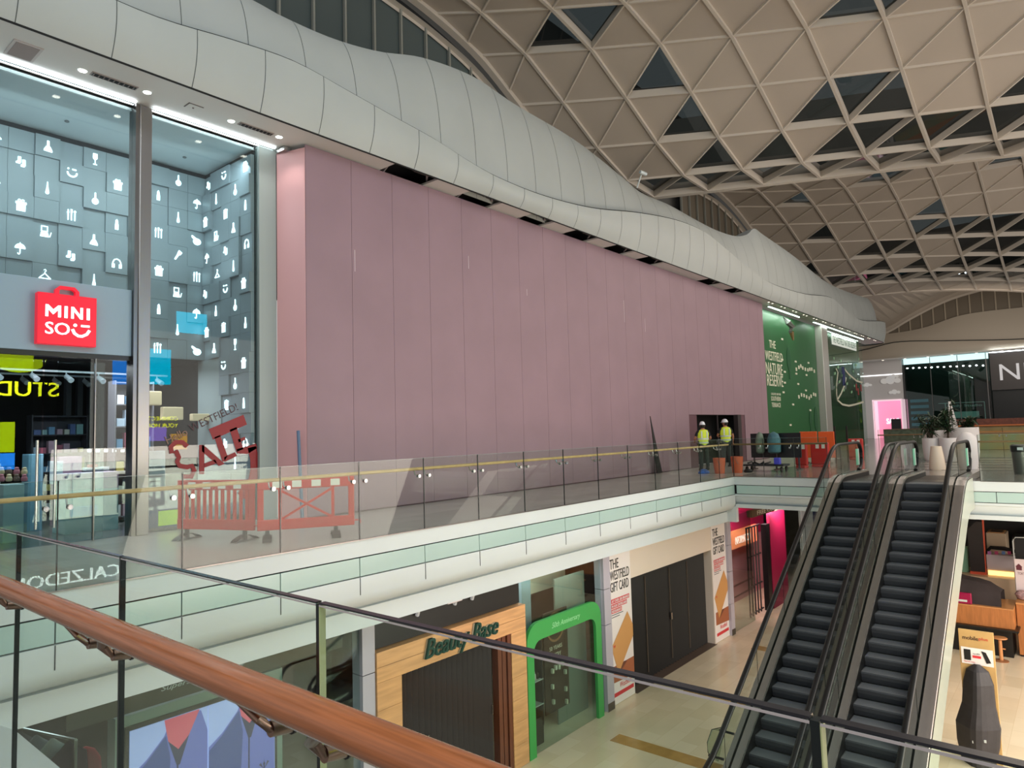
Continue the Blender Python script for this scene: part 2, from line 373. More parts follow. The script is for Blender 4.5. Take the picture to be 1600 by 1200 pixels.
t = thing('ceiling_speaker', 'square grey recessed panel in the soffit at the top left corner', 'panel', (3.2, 12.75, 8)); MB().box(3.02, 3.42, 12.42, 13.0, 7.985, 8.0).build('frame', mat('spk_frame', (190, 182, 180), .5), t); MB().box(3.06, 3.38, 12.46, 12.96, 7.98, 7.986).build('mesh_cover', mat('spk', (150, 138, 136), .7, noise=.1, nscale=200), t)
t = thing('access_hatch', 'small square hatch outline in the soffit between the steel column and second grille', 'hatch', (5.9, 12.6, 8)); MB().box(5.78, 6.06, 12.5, 12.52, 7.99, 8.0).box(5.78, 5.8, 12.5, 12.72, 7.99, 8.0).build('outline', mat('hatch_grey', (120, 112, 110), .6), t); MB().lathe([(.02, 0), (.02, -.01)], (5.93, 12.66, 8.0), 8).build('lock', mat('hatch_grey', (120, 112, 110)), t)
# cove LED lines at the head of the shopfronts
for i, (a, c) in enumerate(((-3, 5.1), (5.42, 7.95))):
    t = thing('led_strip', 'bright white linear light along the head of the shop glazing, '+('left of the steel column' if i == 0 else 'right of the steel column'), 'light', (a, 13.2, 7.98), 'cove light lines over the lit shop')
    MB().box(a, c, 13.13, 13.18, 7.97, 7.995).build('diffuser', LEDW, t); MB().box(a, c, 13.23, 13.29, 7.97, 7.995).build('diffuser', LEDW, t); MB().box(a, c, 13.18, 13.23, 7.96, 7.995).build('channel', STEEL, t)

# ------------------------------------------------------------------ triangulated roof, two bays
S = .88
P1 = [32.88334, 2.6641, -1.45178, 2.68805, 2.91279, -0.03781, 17.44144, 0.15067, -3.77494, 0.16588, -0.42147, -0.3669, 0.01532, -0.15603, 0.01804, 2.48089, -0.33536]
P2 = [57.58301, 4.94283, -1.68949, 2.63247, 2.96497, -0.03106, 17.08524, 0.20802, -2.98274, 0.02549, 0.03223, -0.02632, 0.04381, -0.46124, -0.32778, 0.69705, 0.04007]
def node(p, i, j, i0, j0, lo, hi):
    jj = max(lo, min(hi, j)); ii = max(-2.5, min(7, i))
    def zz(i, j):
        u, v = (i-i0)/3., (j-j0)/3.
        return float(np.dot(p[6:17], [1, u, v, u*u, u*v, v*v, u**3, u*u*v, u*v*v, v**3, v**4]))
    z = zz(ii, jj)
    if j < lo: z += (zz(ii, lo)-zz(ii, lo+1))*(lo-j)*.5
    if j > hi: z += (zz(ii, hi)-zz(ii, hi-1))*(j-hi)
    x, y = p[0]+i*p[2]+j*p[4], p[1]+i*p[3]+j*p[5]
    q = np.array([x, y, z]); q = CAM+(q-CAM)*S
    return Vector(q)
CEIL = mat('beige_roof_panel', (180, 168, 155), .55, noise=.05, nscale=.3)
BEAM = mat('roof_beam', (200, 190, 178), .45)
NIGHT = glass('skylight_glass', (70, 78, 80), 1.6, 1.5, .03)
YC = 18.4
def clip(o, co, no):
    bm = bmesh.new(); bm.from_mesh(o.data)
    bmesh.ops.bisect_plane(bm, geom=bm.verts[:]+bm.edges[:]+bm.faces[:], plane_co=co, plane_no=no, clear_outer=True)
    bm.to_mesh(o.data); bm.free()
wn = [1]
def roof_bay(p, i0, j0, ir, jr, lo, hi, darkQ, darkR, tagname, rim):
    N = {(i, j): node(p, i, j, i0, j0, lo, hi) for i in range(ir[0], ir[1]+1) for j in range(jr[0], jr[1]+1)}
    pan = MB(); beams = MB(); up = Vector((0, 0, 1))
    def tri(a, b, c, dark):
        if min(a.y, b.y, c.y) > YC: return
        cen = (a+b+c)/3; n = (b-a).cross(c-a).normalized()
        if n.z < 0: n = -n
        lift = .3 if dark else .1
        q = [v+(cen-v)*.02+n*lift for v in (a, b, c)]
        if dark:
            g = MB(); g.face([g.vert(v) for v in q]); o = g.build('window_%d' % wn[0], NIGHT); wn[0] += 1
            struct(o, 'dark triangular roof light in the %s roof' % tagname)
            if max(a.y, b.y, c.y) > YC: clip(o, (0, YC, 0), (0, 1, 0))
        else: pan.face([pan.vert(v) for v in q])
    for i in range(ir[0], ir[1]):
        for j in range(jr[0], jr[1]):
            P, Q, R, T = N[i, j], N[i+1, j], N[i, j+1], N[i+1, j+1]
            tri(P, Q, T, (i, j) in darkQ); tri(P, R, T, (i, j) in darkR)
    def beam(a, b, hw=.05, dp=.2, dz=0.0):
        if min(a.y, b.y) > YC: return
        d = (b-a); L = d.length; d.normalize(); s = d.cross(up).normalized(); u = s.cross(d).normalized()
        if u.z < 0: u = -u
        beams.obox((a+b)/2+u*(dp+dz), d*L/2, s*hw, u*dp)
    for (i, j), a in N.items():
        for di, dj in ((1, 0), (0, 1), (1, 1)):
            if (i+di, j+dj) in N:
                beam(a, N[i+di, j+dj], .06 if (di, dj) == (0, 1) else .032, .19, -.02 if (di, dj) == (0, 1) else .02)
    o = pan.build('ceiling', CEIL); struct(o, 'beige triangular panels of the %s roof' % tagname); clip(o, (0, YC, 0), (0, 1, 0))
    o2 = beams.build('ceiling', BEAM); struct(o2, 'triangular grid of slim beams of the %s roof' % tagname); clip(o2, (0, YC, 0), (0, 1, 0))
    return N
dq = {(1, 1), (1, 2), (0, 2), (-1, 2), (0, -1), (4, -1), (-2, 2), (-2, 1)}; dr = {(4, 0), (4, 1), (4, 2), (3, 2), (2, 1), (1, 1), (2, 2), (1, 2), (0, 2), (-1, 1), (-1, 2), (1, -1), (5, -1), (-2, 1)}
for i in range(-4, 9): dq.add((i, 3)); dr.add((i, 3))
N1 = roof_bay(P1, 3, 1, (-5, 11), (-5, 4), -1, 4, dq, dr, 'near', True)
dq = {(1, 0), (1, 3), (0, 3), (-1, 3), (2, 4), (0, 4), (-1, 4), (0, 5), (-1, 5), (-2, 4), (-2, 3)}; dr = {(4, 1), (4, 3), (2, 0), (-1, 0), (1, 2), (1, 3), (0, 3), (-1, 3), (3, 4), (2, 4), (0, 4), (-1, 4), (3, 5), (2, 5), (1, 5), (0, 5), (-1, 5), (4, 6), (5, 5), (6, 5)}
for i in range(-4, 8): dq.add((i, 6)); dr.add((i, 6)); 
N2 = roof_bay(P2, 3, 4, (-5, 10), (-1, 8), 0, 7, dq, dr, 'far', True)
# deep edge beam of the near bay and the closing strip behind it
b = MB()
for i in range(-5, 8):
    a, c = N1[i, 4], N1[i+1, 4]
    if min(a.y, c.y) < YC: b.strip([[a+Vector(o), c+Vector(o)] for o in ((-.05, 0, .5), (-.05, 0, -.02), (.2, 0, -.06), (.5, 0, .1), (.9, 0, .9), (1.2, 0, 2.6), (2.5, 0, 5))])
o = b.build('trim_10', BEAM, smooth=False); struct(o, 'pale deep edge beam where the near roof ends'); clip(o, (0, YC, 0), (0, 1, 0))
# side clerestories in the plane y = YC: arch beam, head rail, mullions and panes
CLER = mat('clerestory_panel', (84, 94, 94), .4); CLERB = mat('clerestory_panel_warm', (112, 102, 88), .5)
def cutcurve(N, ir, jr, jl):
    pts = []
    for j in range(jl[0], jl[1]+1):
        for i in range(ir[0], ir[1]):
            if (i, j) in N and (i+1, j) in N:
                a, c = N[i, j], N[i+1, j]
                if a.y <= YC < c.y:
                    t = (YC-a.y)/(c.y-a.y); pts.append(a+(c-a)*t)
    return pts
def clerestory(pts, base, step, m, name, drop):
    P = [(p.x, p.z) for p in pts]; P.sort()
    xs = np.arange(P[0][0], P[-1][0]+.01, .5)
    arch = [(x, interp(P, x)) for x in xs]
    b = MB()
    b.strip([[(x, y, z+dz) for x, z in arch] for y, dz in ((YC-.02, .35), (YC-.3, .3), (YC-.32, -.12), (YC-.05, -.14), (YC, .3))])
    o = b.build(name, BEAM); struct(o, 'arched beam where the roof meets the side wall')
    b = MB(); b.strip([[(x, YC+.05, z-drop+dz) for x, z in arch] for dz in (-.0, -.14)])
    b.strip([[(x, y, z-drop+.0) for x, z in arch] for y in (YC-.2, YC+.3)])
    struct(b.build(name, BEAM), 'arched head rail of the clerestory')
    b = MB(); x = xs[0]
    while x < xs[-1]:
        z = interp(P, x); b.box(x-.035, x+.035, YC-.02, YC+.1, base, z-drop); x += step
    struct(b.build(name, mat('mullion_grey', (150, 150, 142), .5)), 'clerestory mullions')
    b = MB(); b.strip([[(x, YC+.12, z-drop) for x, z in arch], [(x, YC+.12, base) for x, z in arch]])
    struct(b.build('window_%d' % wn[0], m), 'clerestory panels under the arch'); wn[0] += 1
    b = MB(); b.strip([[(x, YC+.6, z+.3) for x, z in arch], [(x, YC+.6, z-drop-.3) for x, z in arch]])
    struct(b.build('wall_side', DARK), 'dark void behind the arched rail')
clerestory(cutcurve(N1, (-5, 11), 0, (-5, 4)), 9.5, 1.25, CLER, 'trim_11', .62)
clerestory(cutcurve(N2, (-5, 10), 0, (-1, 8)), 9.5, 1.15, CLERB, 'trim_12', .62)
struct(MB().box(-6, 84, YC+.7, YC+.8, 6, 22).build('wall_left', mat('wall_dim', (96, 94, 90), .8)), 'dim side wall behind the clerestories')

# ------------------------------------------------------------------ far end wall with its own wavy bands, arch and clerestory
XF = 79.0
WHITE3 = mat('far_band_white', (186, 176, 162), .5)
fb0 = [(-16, 8.6), (-5, 8.8), (3.96, 8.98), (10.0, 9.46), (14.5, 9.8), (17.5, 9.3), (20, 9.2)]
fs = [(-16, 11.0), (-6, 11.6), (1, 12.0), (3.76, 12.13), (8.78, 12.03), (12, 11.2), (14.4, 10.95), (20, 10.9)]
ys = [-16+k*.75 for k in range(50)]
def fprof(fn): return [[(XF+o(y), y, z(y)) for y in ys] for o, z in fn]
b = MB(); b.strip(fprof([((lambda y, t=t: .1-.15*math.sin(PI*t)), (lambda y, t=t: 8.1+(interp(fb0, y)-8.1)*t)) for t in np.linspace(0, 1, 9)]+[((lambda y: .9), (lambda y: interp(fb0, y)-.05))]))
struct(b.build('trim_13', WHITE3, smooth=True), 'lower wavy band over the end shops')
b = MB(); b.strip(fprof([((lambda y, t=t: .6+.7*t-.1*math.sin(PI*t)), (lambda y, t=t: interp(fb0, y)-.1+(interp(fs, y)-interp(fb0, y)+.1)*t)) for t in np.linspace(0, 1, 11)]+[((lambda y: 2.4), (lambda y: interp(fs, y)-.3))]))
struct(b.build('trim_14', WHITE3, smooth=True), 'upper wavy band over the end shops')
struct(MB().strip([[(XF+o, y, interp(fb0, y)+dz) for y in ys] for o, dz in ((.07, .0), (.12, .09), (.7, .1))]).build('trim_18', BANDSHADE), 'dark ribbon painted as the shade between the bands over the end shops')  # added ribbon, shade between the far bands put in as dark grey
farch = [(20, 9.5), (15.2, 11.2), (13.43, 12.15), (9.95, 13.65), (6.71, 14.32), (3.68, 14.58), (0, 14.7), (-8, 14.2), (-16, 12.5)]; farch = farch[::-1]
b = MB(); b.strip([[(80.6, y, interp(farch, y)) for y in ys], [(80.6, y, 9.5) for y in ys]]); struct(b.build('window_%d' % wn[0], CLERB), 'brown clerestory panels at the far end'); wn[0] += 1
b = MB()
for y in np.arange(-15, 19, 1.05): b.box(80.5, 80.6, y-.06, y+.06, 9.5, interp(farch, y))
struct(b.build('trim_15', mat('far_mullion', (168, 156, 138), .5)), 'clerestory mullions at the far end')
b = MB(); rows = []
e8 = sorted([(N2[i, 8].y, N2[i, 8].x, N2[i, 8].z) for i in range(-5, 11)])
ey = [(a, c) for a, bx, c in e8]; ex = [(a, bx) for a, bx, c in e8]
yy = [y for y in ys if -10 < y < YC]
b.strip([[(interp(ex, y), y, interp(ey, y)+.3) for y in yy], [(interp(ex, y)+1.0, y, interp(ey, y)+.05) for y in yy], [(79.0, y, interp(farch, y)+.75) for y in yy], [(80.4, y, interp(farch, y)+.5) for y in yy], [(80.45, y, interp(farch, y)-.02) for y in yy]])
struct(b.build('ceiling', CEIL, smooth=False), 'beige soffit sweeping from the far roof to the end wall')
struct(MB().strip([[(80.35, y, interp(farch, y)+dz) for y in ys] for dz in (.12, -.12)]).build('trim_16', BEAM), 'arched rail over the far clerestory')
struct(MB().box(84, 84.2, -16, 19, -.3, 22).build('wall_far', mat('wall_dim', (96, 94, 90), .8)), 'dim wall closing the far end')
# ------------------------------------------------------------------ upper shop with the icon tile wall
TILE = mat('grey_tile', (126, 138, 144), .45); TILEG = mat('tile_gap', (20, 26, 32), .8)
ICON = mat('lit_icon', (214, 246, 250), emit=3.2)
YT = 15.5; TS = .427
def circ(cx, cy, r, n=14, a0=0, a1=2*PI, sx=1.0): return [(cx+r*sx*math.cos(a0+(a1-a0)*k/n), cy+r*math.sin(a0+(a1-a0)*k/n)) for k in range(n+(0 if a1-a0 > 6.2 else 1))]
def stroke(pts, w):
    L = []; R = []
    for k, p in enumerate(pts):
        a = pts[max(k-1, 0)]; c = pts[min(k+1, len(pts)-1)]; dx, dy = c[0]-a[0], c[1]-a[1]; n = math.hypot(dx, dy) or 1
        L.append((p[0]-dy/n*w/2, p[1]+dx/n*w/2)); R.append((p[0]+dy/n*w/2, p[1]-dx/n*w/2))
    return L+R[::-1]
ICONS = {
 'gift': [[(.3, .18), (.485, .18), (.485, .52), (.3, .52)], [(.515, .18), (.7, .18), (.7, .52), (.515, .52)], [(.25, .54), (.75, .54), (.75, .64), (.25, .64)], stroke(circ(.42, .7, .06, 8), .03)+[], stroke(circ(.58, .7, .06, 8), .03)],
 'umbrella': [circ(.5, .5, .24, 12, 0, PI), stroke([(.5, .5), (.5, .26), (.46, .2), (.41, .22), (.4, .27)], .035), [(.49, .74), (.51, .74), (.51, .8), (.49, .8)]],
 'cutlery': [stroke([(.33, .2), (.33, .45)], .05), circ(.33, .6, .05, 10, 0, 2*PI), [(.3, .45), (.36, .45), (.36, .75), (.31, .75)], stroke([(.5, .2), (.5, .6)], .05), [(.46, .6), (.54, .6), (.55, .78), (.45, .78)], stroke([(.67, .2), (.67, .6)], .05), circ(.67, .68, .06, 10)],
 'flask': [[(.44, .5), (.56, .5), (.55, .8), (.45, .8)], [(.3, .25), (.7, .22), (.7, .3), (.6, .5), (.4, .5), (.3, .32)]],
 'lipstick': [[(.42, .2), (.6, .2), (.6, .5), (.42, .5)], [(.44, .52), (.58, .52), (.57, .66), (.52, .78), (.45, .72)]],
 'socks': [[(.36, .78), (.5, .78), (.5, .5), (.46, .42), (.28, .42), (.27, .5), (.36, .56)], [(.56, .66), (.7, .66), (.71, .36), (.66, .28), (.5, .28), (.49, .37), (.57, .42)]],
 'smile': [circ(.3, .72, .045, 8), [(.5, .68), (.7, .68), (.7, .74), (.5, .74)], stroke([(.26, .55), (.3, .42), (.4, .34), (.5, .32), (.6, .34), (.7, .42), (.74, .55)], .07)],
 'wine_glass': [circ(.5, .6, .12, 12, PI, 2*PI)+[(.61, .82), (.39, .82)], stroke([(.5, .5), (.5, .24)], .03), [(.4, .2), (.6, .2), (.6, .235), (.4, .235)]],
 'hair_brush': [circ(.5, .38, .17, 14), [(.46, .5), (.54, .5), (.53, .85), (.47, .85)]],
 'whisk': [circ(.5, .3, .09, 12, 0, 2*PI), [(.42, .34), (.58, .34), (.53, .6), (.47, .6)], [(.47, .6), (.53, .6), (.52, .85), (.48, .85)]],
 'compact': [[(.3, .5), (.62, .5), (.62, .54), (.3, .54)], [(.3, .54), (.34, .54), (.34, .76), (.3, .76)], [(.58, .54), (.62, .54), (.62, .76), (.58, .76)], [(.3, .76), (.62, .76), (.62, .8), (.3, .8)], [(.26, .24), (.68, .24), (.62, .46), (.3, .46)], stroke([(.72, .26), (.78, .5)], .03)],
 'headphones': [stroke([(.28, .38), (.28, .55), (.36, .7), (.5, .76), (.64, .7), (.72, .55), (.72, .38)], .05), [(.24, .26), (.38, .26), (.38, .48), (.24, .48)], [(.62, .26), (.76, .26), (.76, .48), (.62, .48)]],
 'hanger': [stroke([(.24, .3), (.5, .55), (.76, .3)], .04), stroke([(.22, .29), (.78, .29)], .04), stroke([(.5, .55), (.5, .62), (.56, .68), (.52, .75), (.45, .72)], .03)],
 'roast': [circ(.55, .42, .2, 14, 0, 2*PI, 1.25), [(.2, .66), (.3, .74), (.5, .62), (.4, .5)], circ(.24, .72, .05, 8)],
 'comb': [[(.28, .24), (.36, .2), (.6, .56), (.5, .62)], [(.46, .58), (.64, .5), (.76, .66), (.56, .8)]],
 'bottle': [[(.4, .2), (.6, .2), (.6, .42), (.54, .56), (.46, .56), (.4, .42)], [(.46, .56), (.54, .56), (.53, .8), (.47, .8)]],
}
def tile_wall(name, label, ncol, nrow, place, icons, skip=None):
    """place(u, v, d) -> world point: u along the wall (columns), v down (rows), d outwards"""
    b = MB(); rr = random.Random(5+ncol)
    depth = {}
    for c in range(ncol):
        for r in range(nrow):
            if skip and skip(c, r): continue
            d = depth[c, r] = rr.choice((.02, .05, .05, .09)); g = .006
            p = [place(u*TS, v*TS, dd) for dd in (-.03, d) for u, v in ((c+g, r+1-g), (c+1-g, r+1-g), (c+1-g, r+g), (c+g, r+g))]
            i = [b.vert(q) for q in p]
            for q in ((0, 3, 2, 1), (4, 5, 6, 7), (0, 1, 5, 4), (1, 2, 6, 5), (2, 3, 7, 6), (3, 0, 4, 7)): b.face([i[k] for k in q])
    o = b.build(name, TILE); struct(o, label)
    for (c, r), kind in icons.items():
        if (c, r) not in depth: continue
        m = MB(); d = depth[c, r]
        for poly in ICONS[kind]:
            n = len(poly); F = [m.vert(place((c+.08+.84*x)*TS, (r+1-.05-.9*y)*TS, d+.012)) for x, y in poly]; B = [m.vert(place((c+.08+.84*x)*TS, (r+1-.05-.9*y)*TS, d+.001)) for x, y in poly]
            m.face(F); 
            for k in range(n): m.face((F[k], F[(k+1) % n], B[(k+1) % n], B[k]))
        m.build(kind+'_icon', ICON, o)
    return o
XC = 7.55
def pl_back(u, v, d): return (XC-13*TS+u, YT-d, 7.78-v)
cols = {k: 13-n for k, n in dict(A=10, B=9, C=8, D=7, E=6, F=5, G=4, H=3, I=2, J=1).items()}
ic = {}
for s in 'A0hanger A2hanger A4whisk A6gift B1socks B3gift B5umbrella C0flask C2whisk C4compact C6hanger D1smile D3cutlery D5socks E0wine_glass E2hair_brush E4flask E6whisk F1gift F3lipstick F5headphones G0socks G2smile G4bottle G6gift H1lipstick H3cutlery H5gift H7lipstick H9cutlery I0hair_brush I2whisk I4comb I6compact I8whisk J1umbrella J3roast J5cutlery J7umbrella J9roast'.split():
    ic[(cols[s[0]], int(s[1]))] = s[2:]
tile_wall('wall_tiles_back', 'grey tiled wall with glowing household icons, facing the walkway', 13, 10, pl_back, ic, skip=lambda c, r: c < 9 and r > 8)
def pl_side(u, v, d): return (XC-d, YT-u, 7.78-v)
ic = {}
for s in 'K0.0socks K0.2gift K0.4umbrella K0.6socks K0.8gift K1.1whisk K1.3compact K1.5hanger K1.7bottle K1.9flask K2.0smile K2.2cutlery K2.4socks K2.6smile K2.8cutlery K2.10smile K2.12cutlery K2.14socks K3.1hair_brush K3.3flask K3.5whisk K3.7hair_brush K3.9wine_glass K3.11hair_brush K3.13flask K3.15whisk K4.0gift K4.2lipstick K4.4headphones K4.6gift K4.8bottle K4.10gift K4.12lipstick K4.14headphones'.split():
    c = int(s[1]); r = s.split('.')[1]; n = ''.join(ch for ch in r if ch.isdigit()); ic[(c, int(n))] = r[len(n):]
tile_wall('wall_tiles_side', 'grey tiled return wall with glowing household icons beside the pale pillar', 5, 18, pl_side, ic, skip=lambda c, r: c < 2 and r > 9)
struct(MB().box(XC-.05, XC+.02, 14.63, 15.7, 0, 3.5).build('wall_return', mat('return_grey', (150, 160, 160), .5)), 'plain pale grey lower part of the return wall')
struct(MB().box(XC+.03, XC+.1, 13.4, 15.6, 0, 8).box(XC-13*TS-.1, XC+.03, YT+.03, YT+.1, 3.5, 8).build('wall_backing', TILEG), 'dark backing behind the grey tiles')
struct(MB().box(-4, XC+.1, 13.4, 15.7, 7.9, 7.95).build('ceiling', mat('shop_ceiling', (168, 180, 184), .6)), 'pale ceiling inside the lit shop')
for i, (x, y) in enumerate(((4.45, 14.7), (6.75, 14.8))):
    tag(MB().lathe([(.03, 0), (.045, -.015), (.03, -.03)], (x, y, 7.9), 12).build('ceiling_sensor', mat('sensor', (90, 96, 100), .5)), 'small round sensor on the shop ceiling, %s of the steel column' % ('left' if i == 0 else 'right'), 'sensor')
area('shop_head_light', (3, 13.7, 7.6), (3, 15.6, 5.2), 5, .3, 75, (.8, .95, 1)); area('shop_ceiling_fill', (3.4, 14.3, 5.2), (3.4, 14.5, 7.9), 5, .6, 26, (.85, .97, 1)); area('shop_ceiling_fill', (6.5, 14.3, 5.2), (6.5, 14.5, 7.9), 1.6, .6, 12, (.85, .97, 1)); area('shop_head_light', (6.5, 13.7, 7.6), (6.8, 15.4, 5), 2, .3, 34, (.8, .95, 1))  # the upward pair are unseen lamps added to brighten the shop ceiling
# frame: column, pillar, fascia
t = thing('steel_column', 'tall brushed steel column dividing the lit shopfront', 'column', (5.26, 13.3, 0)); MB().box(5.12, 5.19, 13.2, 13.5, 0, 7.98).build('cover_strip', STEELD, t); MB().box(5.19, 5.4, 13.17, 13.48, 0, 7.97).build('shaft', mat('column_steel', (140, 136, 134), .34, 1, bump=.1, nscale=60, stretch=(1, 1, .02)), t, bevel=.01)
struct(MB().box(7.63, 8.03, 13.25, 13.6, 0, 7.97).build('wall_pillar', mat('pale_pillar', (150, 162, 160), .5)), 'pale grey pillar between the lit shop and the pink hoarding')
t = thing('shop_fascia', 'grey sign board over the shop doors carrying the red logo sign', 'sign board', (2, 13.3, 3.25)); MB().box(-4, 5.12, 13.28, 13.42, 3.24, 4.46).build('board', mat('fascia_grey', (138, 162, 178), .4), t, bevel=.01); MB().box(-4, 5.12, 13.3, 13.5, 3.16, 3.24).build('trim', BLACK, t)
RED = mat('sign_red', (214, 14, 44), .35, emit=.55); WLIT = mat('white_letters', (255, 255, 255), emit=1.3)
t = thing('logo_sign', 'square red carrier bag shaped shop sign with white lettering and handle', 'sign', (4.05, 13.2, 3.3))
MB().box(3.6, 4.48, 13.12, 13.27, 3.34, 4.2).build('face', RED, t, bevel=.008)
MB().prism([(3.86, 4.2), (3.86, 4.28), (3.93, 4.35), (4.15, 4.35), (4.22, 4.28), (4.22, 4.2), (4.16, 4.2), (4.16, 4.27), (4.12, 4.3), (3.96, 4.3), (3.92, 4.27), (3.92, 4.2)], 1, 13.16, 13.24).build('handle', RED, t)
b = MB(); q = lambda P: b.prism([(3.71+x*.66, 3.8+z*.2) for x, z in P], 1, 13.108, 13.118)
for P in ([(0, 0), (.06, 0), (.06, 1), (0, 1)], [(.06, 1), (.06, .62), (.17, .2), (.17, .62)], [(.17, .62), (.17, .2), (.28, .62), (.28, 1)], [(.28, 0), (.34, 0), (.34, 1), (.28, 1)], [(.42, 0), (.49, 0), (.49, 1), (.42, 1)], [(.57, 0), (.63, 0), (.63, 1), (.57, 1)], [(.63, 1), (.63, .66), (.78, 0), (.78, .34)], [(.78, 0), (.84, 0), (.84, 1), (.78, 1)], [(.93, 0), (1, 0), (1, 1), (.93, 1)]): q(P)
b.build('lettering', WLIT, t); text('SO', 'lettering', (3.71, 13.115, 3.51), .36, .2, WLIT, parent=t, bold=.01)
b = MB()
for poly in (circ(4.15, 3.69, .028, 10), [(4.24, 3.67), (4.37, 3.67), (4.37, 3.705), (4.24, 3.705)], stroke([(4.11, 3.62), (4.14, 3.55), (4.2, 3.51), (4.26, 3.51), (4.33, 3.55), (4.37, 3.62)], .045)): b.prism([(p[0], p[1]) for p in poly], 1, 13.108, 13.12)
b.build('smile_mark', WLIT, t)
# glazing
SG = glass('shop_glass', (240, 246, 246), 1.0)
for i, (a, c, z0, z1) in enumerate(((-4, 5.12, 4.46, 7.93), (5.4, 7.63, .02, 7.93), (-4, 3.62, .02, 3.18), (3.98, 5.12, .02, 3.18))):
    struct(MB().box(a, c, 13.34, 13.36, z0, z1).build('window_%d' % (200+i), SG), 'clear shopfront glass')
b = MB()
for x in (2.2, 4.55): b.box(x-.01, x+.01, 13.32, 13.38, 0, 3.2)
struct(b.build('window_frame_1', STEELD), 'thin steel joints of the shop glazing')
for i, x in enumerate((3.64, 3.82)):
    t = thing('glass_door', 'frameless glass shop door, %s leaf, with long steel pull handle' % ('left' if i == 0 else 'right'), 'door', (x, 13.35, 0), 'glass shop doors')
    MB().box(x-.02-(.0 if i else .9), x+(.9 if i else .12), 13.37+i*.02, 13.385+i*.02, .02, 3.1).build('leaf', glass('door_glass', (226, 238, 240), 1.0), t)
    for dy in (-.06, ): MB().tube([(x+.03+i*.08, 13.3+dy, .3), (x+.03+i*.08, 13.3+dy, 1.75)], .022, 10).build('handle', STEEL, t)
# shop interior, ground part
DK = mat('shop_dark', (26, 24, 26), .7)
struct(MB().box(-4, XC+.1, 21.9, 22, 0, 3.6).box(XC+.02, XC+.1, 15.7, 22, 0, 3.49).build('wall_back', DK), 'dark back wall of the shop'); struct(MB().box(-4, XC+.1, 15.5, 22, 3.5, 3.55).build('ceiling', DK), 'black lower ceiling of the shop')
struct(MB().box(-4, XC+.1, 13.41, 22, -.3, .004).build('floor', mat('shop_floor', (104, 102, 104), .25)), 'dark grey shop floor')
GREYP = mat('grey_fin', (96, 96, 104), .6)
for k in range(7):
    x = float(at(105+k*18, 650, 1, 20.6)[0]); tag(MB().box(x-.06, x+.06, 20.5, 20.7, 0, 3.5).build('display_fin', GREYP), 'tall slim grey upright in the dark back of the shop', 'display upright', 'uprights at the back of the shop')
for k, (y, z) in enumerate(((16.6, 3.2), (18.2, 3.25))):
    t = thing('track_light', 'white spotlight track under the black shop ceiling, %s run' % ('front' if k == 0 else 'rear'), 'track light', (4, y, z), 'spotlight tracks in the shop')
    MB().box(1.5, 7.2, y-.02, y+.02, z, z+.04).build('track', mat('track_white', (170, 170, 172), .4), t)
    for q in range(9):
        x = 2.0+q*.62+k*.25
        MB().tube([(x, y, z), (x, y, z-.08)], .015, 6).tube([(x, y, z-.08), (x+.05, y-.16, z-.18)], [.05, .06], 10).build('spot_head', mat('track_white', (170, 170, 172), .4), t)
rc = random.Random(3)
def pastel(): return rc.choice([(222, 180, 196), (196, 214, 232), (232, 226, 210), (120, 166, 200), (214, 120, 140), (236, 232, 236), (150, 190, 190), (232, 204, 120), (100, 120, 170)])
def shelf_unit(name, label, x0, x1, y, z1, nsh, grp, depth=.4, body=(200, 200, 204), boxes=True):
    t = thing(name, label, 'shelf', ((x0+x1)/2, y, 0)); m = mat('shelf_%d_%d' % (body[0], body[2]), body, .5)
    MB().box(x0, x1, y+depth-.03, y+depth, 0, z1).build('back_panel', m, t); MB().box(x0, x0+.03, y, y+depth, 0, z1).box(x1-.03, x1, y, y+depth, 0, z1).build('side_panel', m, t)
    for k in range(nsh+1):
        z = .12+k*(z1-.16)/nsh; MB().box(x0+.03, x1-.03, y, y+depth-.03, z-.012, z+.012).build('shelf_board', m, t)
        if boxes and k < nsh:
            x = x0+.06
            while x < x1-.14:
                w_ = rc.uniform(.08, .16); h = rc.uniform(.1, (z1-.16)/nsh*.75); c = pastel()
                if x+w_ > x1-.04: break
                tag(MB().box(x, x+w_, y+.04, y+.22, z+.013, z+.013+h).build('boxed_product', mat('prod_%d_%d_%d' % c, c, .5), bevel=.004), 'small boxed product, one of the '+grp, 'box', grp); x += w_+rc.uniform(.01, .05)
    return t
shelf_unit('shelf_unit', 'tall grey shelf of small products behind the right shop window', 5.75, 6.55, 15.75, 3.0, 6, 'products on the tall shelf behind the right shop window', body=(120, 118, 124))
shelf_unit('shelf_unit', 'low pale shelf of products left of the glass doors inside the shop', 3.0, 3.75, 15.6, 1.35, 3, 'products on the low pale shelf', body=(206, 196, 180))
shelf_unit('shelf_unit', 'rear shelf of pink and dark products between grey uprights in the shop', 5.2, 6.4, 19.2, 2.4, 5, 'products on the rear shelf', body=(70, 66, 74))
CU = mat('cushion_tan', (206, 186, 150), .8, emit=.25)
for k, (px, py, w_, h) in enumerate(((228, 622, .42, .3), (262, 646, .44, .28), (306, 652, .4, .16))):
    p = at(px, py, 1, 15.2); tag(MB().box(p[0]-w_/2+.1, p[0]+w_/2+.1, 15.15, 15.3, p[2]-h/2, p[2]+h/2).build('lit_panel', CU, bevel=.02), 'warm lit rectangular display panel, %s of three hung behind the right shop window' % ('highest left', 'middle', 'lowest right')[k], 'panel')
t = thing('info_totem', 'white information board with small print beside the steel column', 'board', (5.65, 13.75, 0)); p = at(228, 705, 1, 13.8); q = at(258, 790, 1, 13.8)
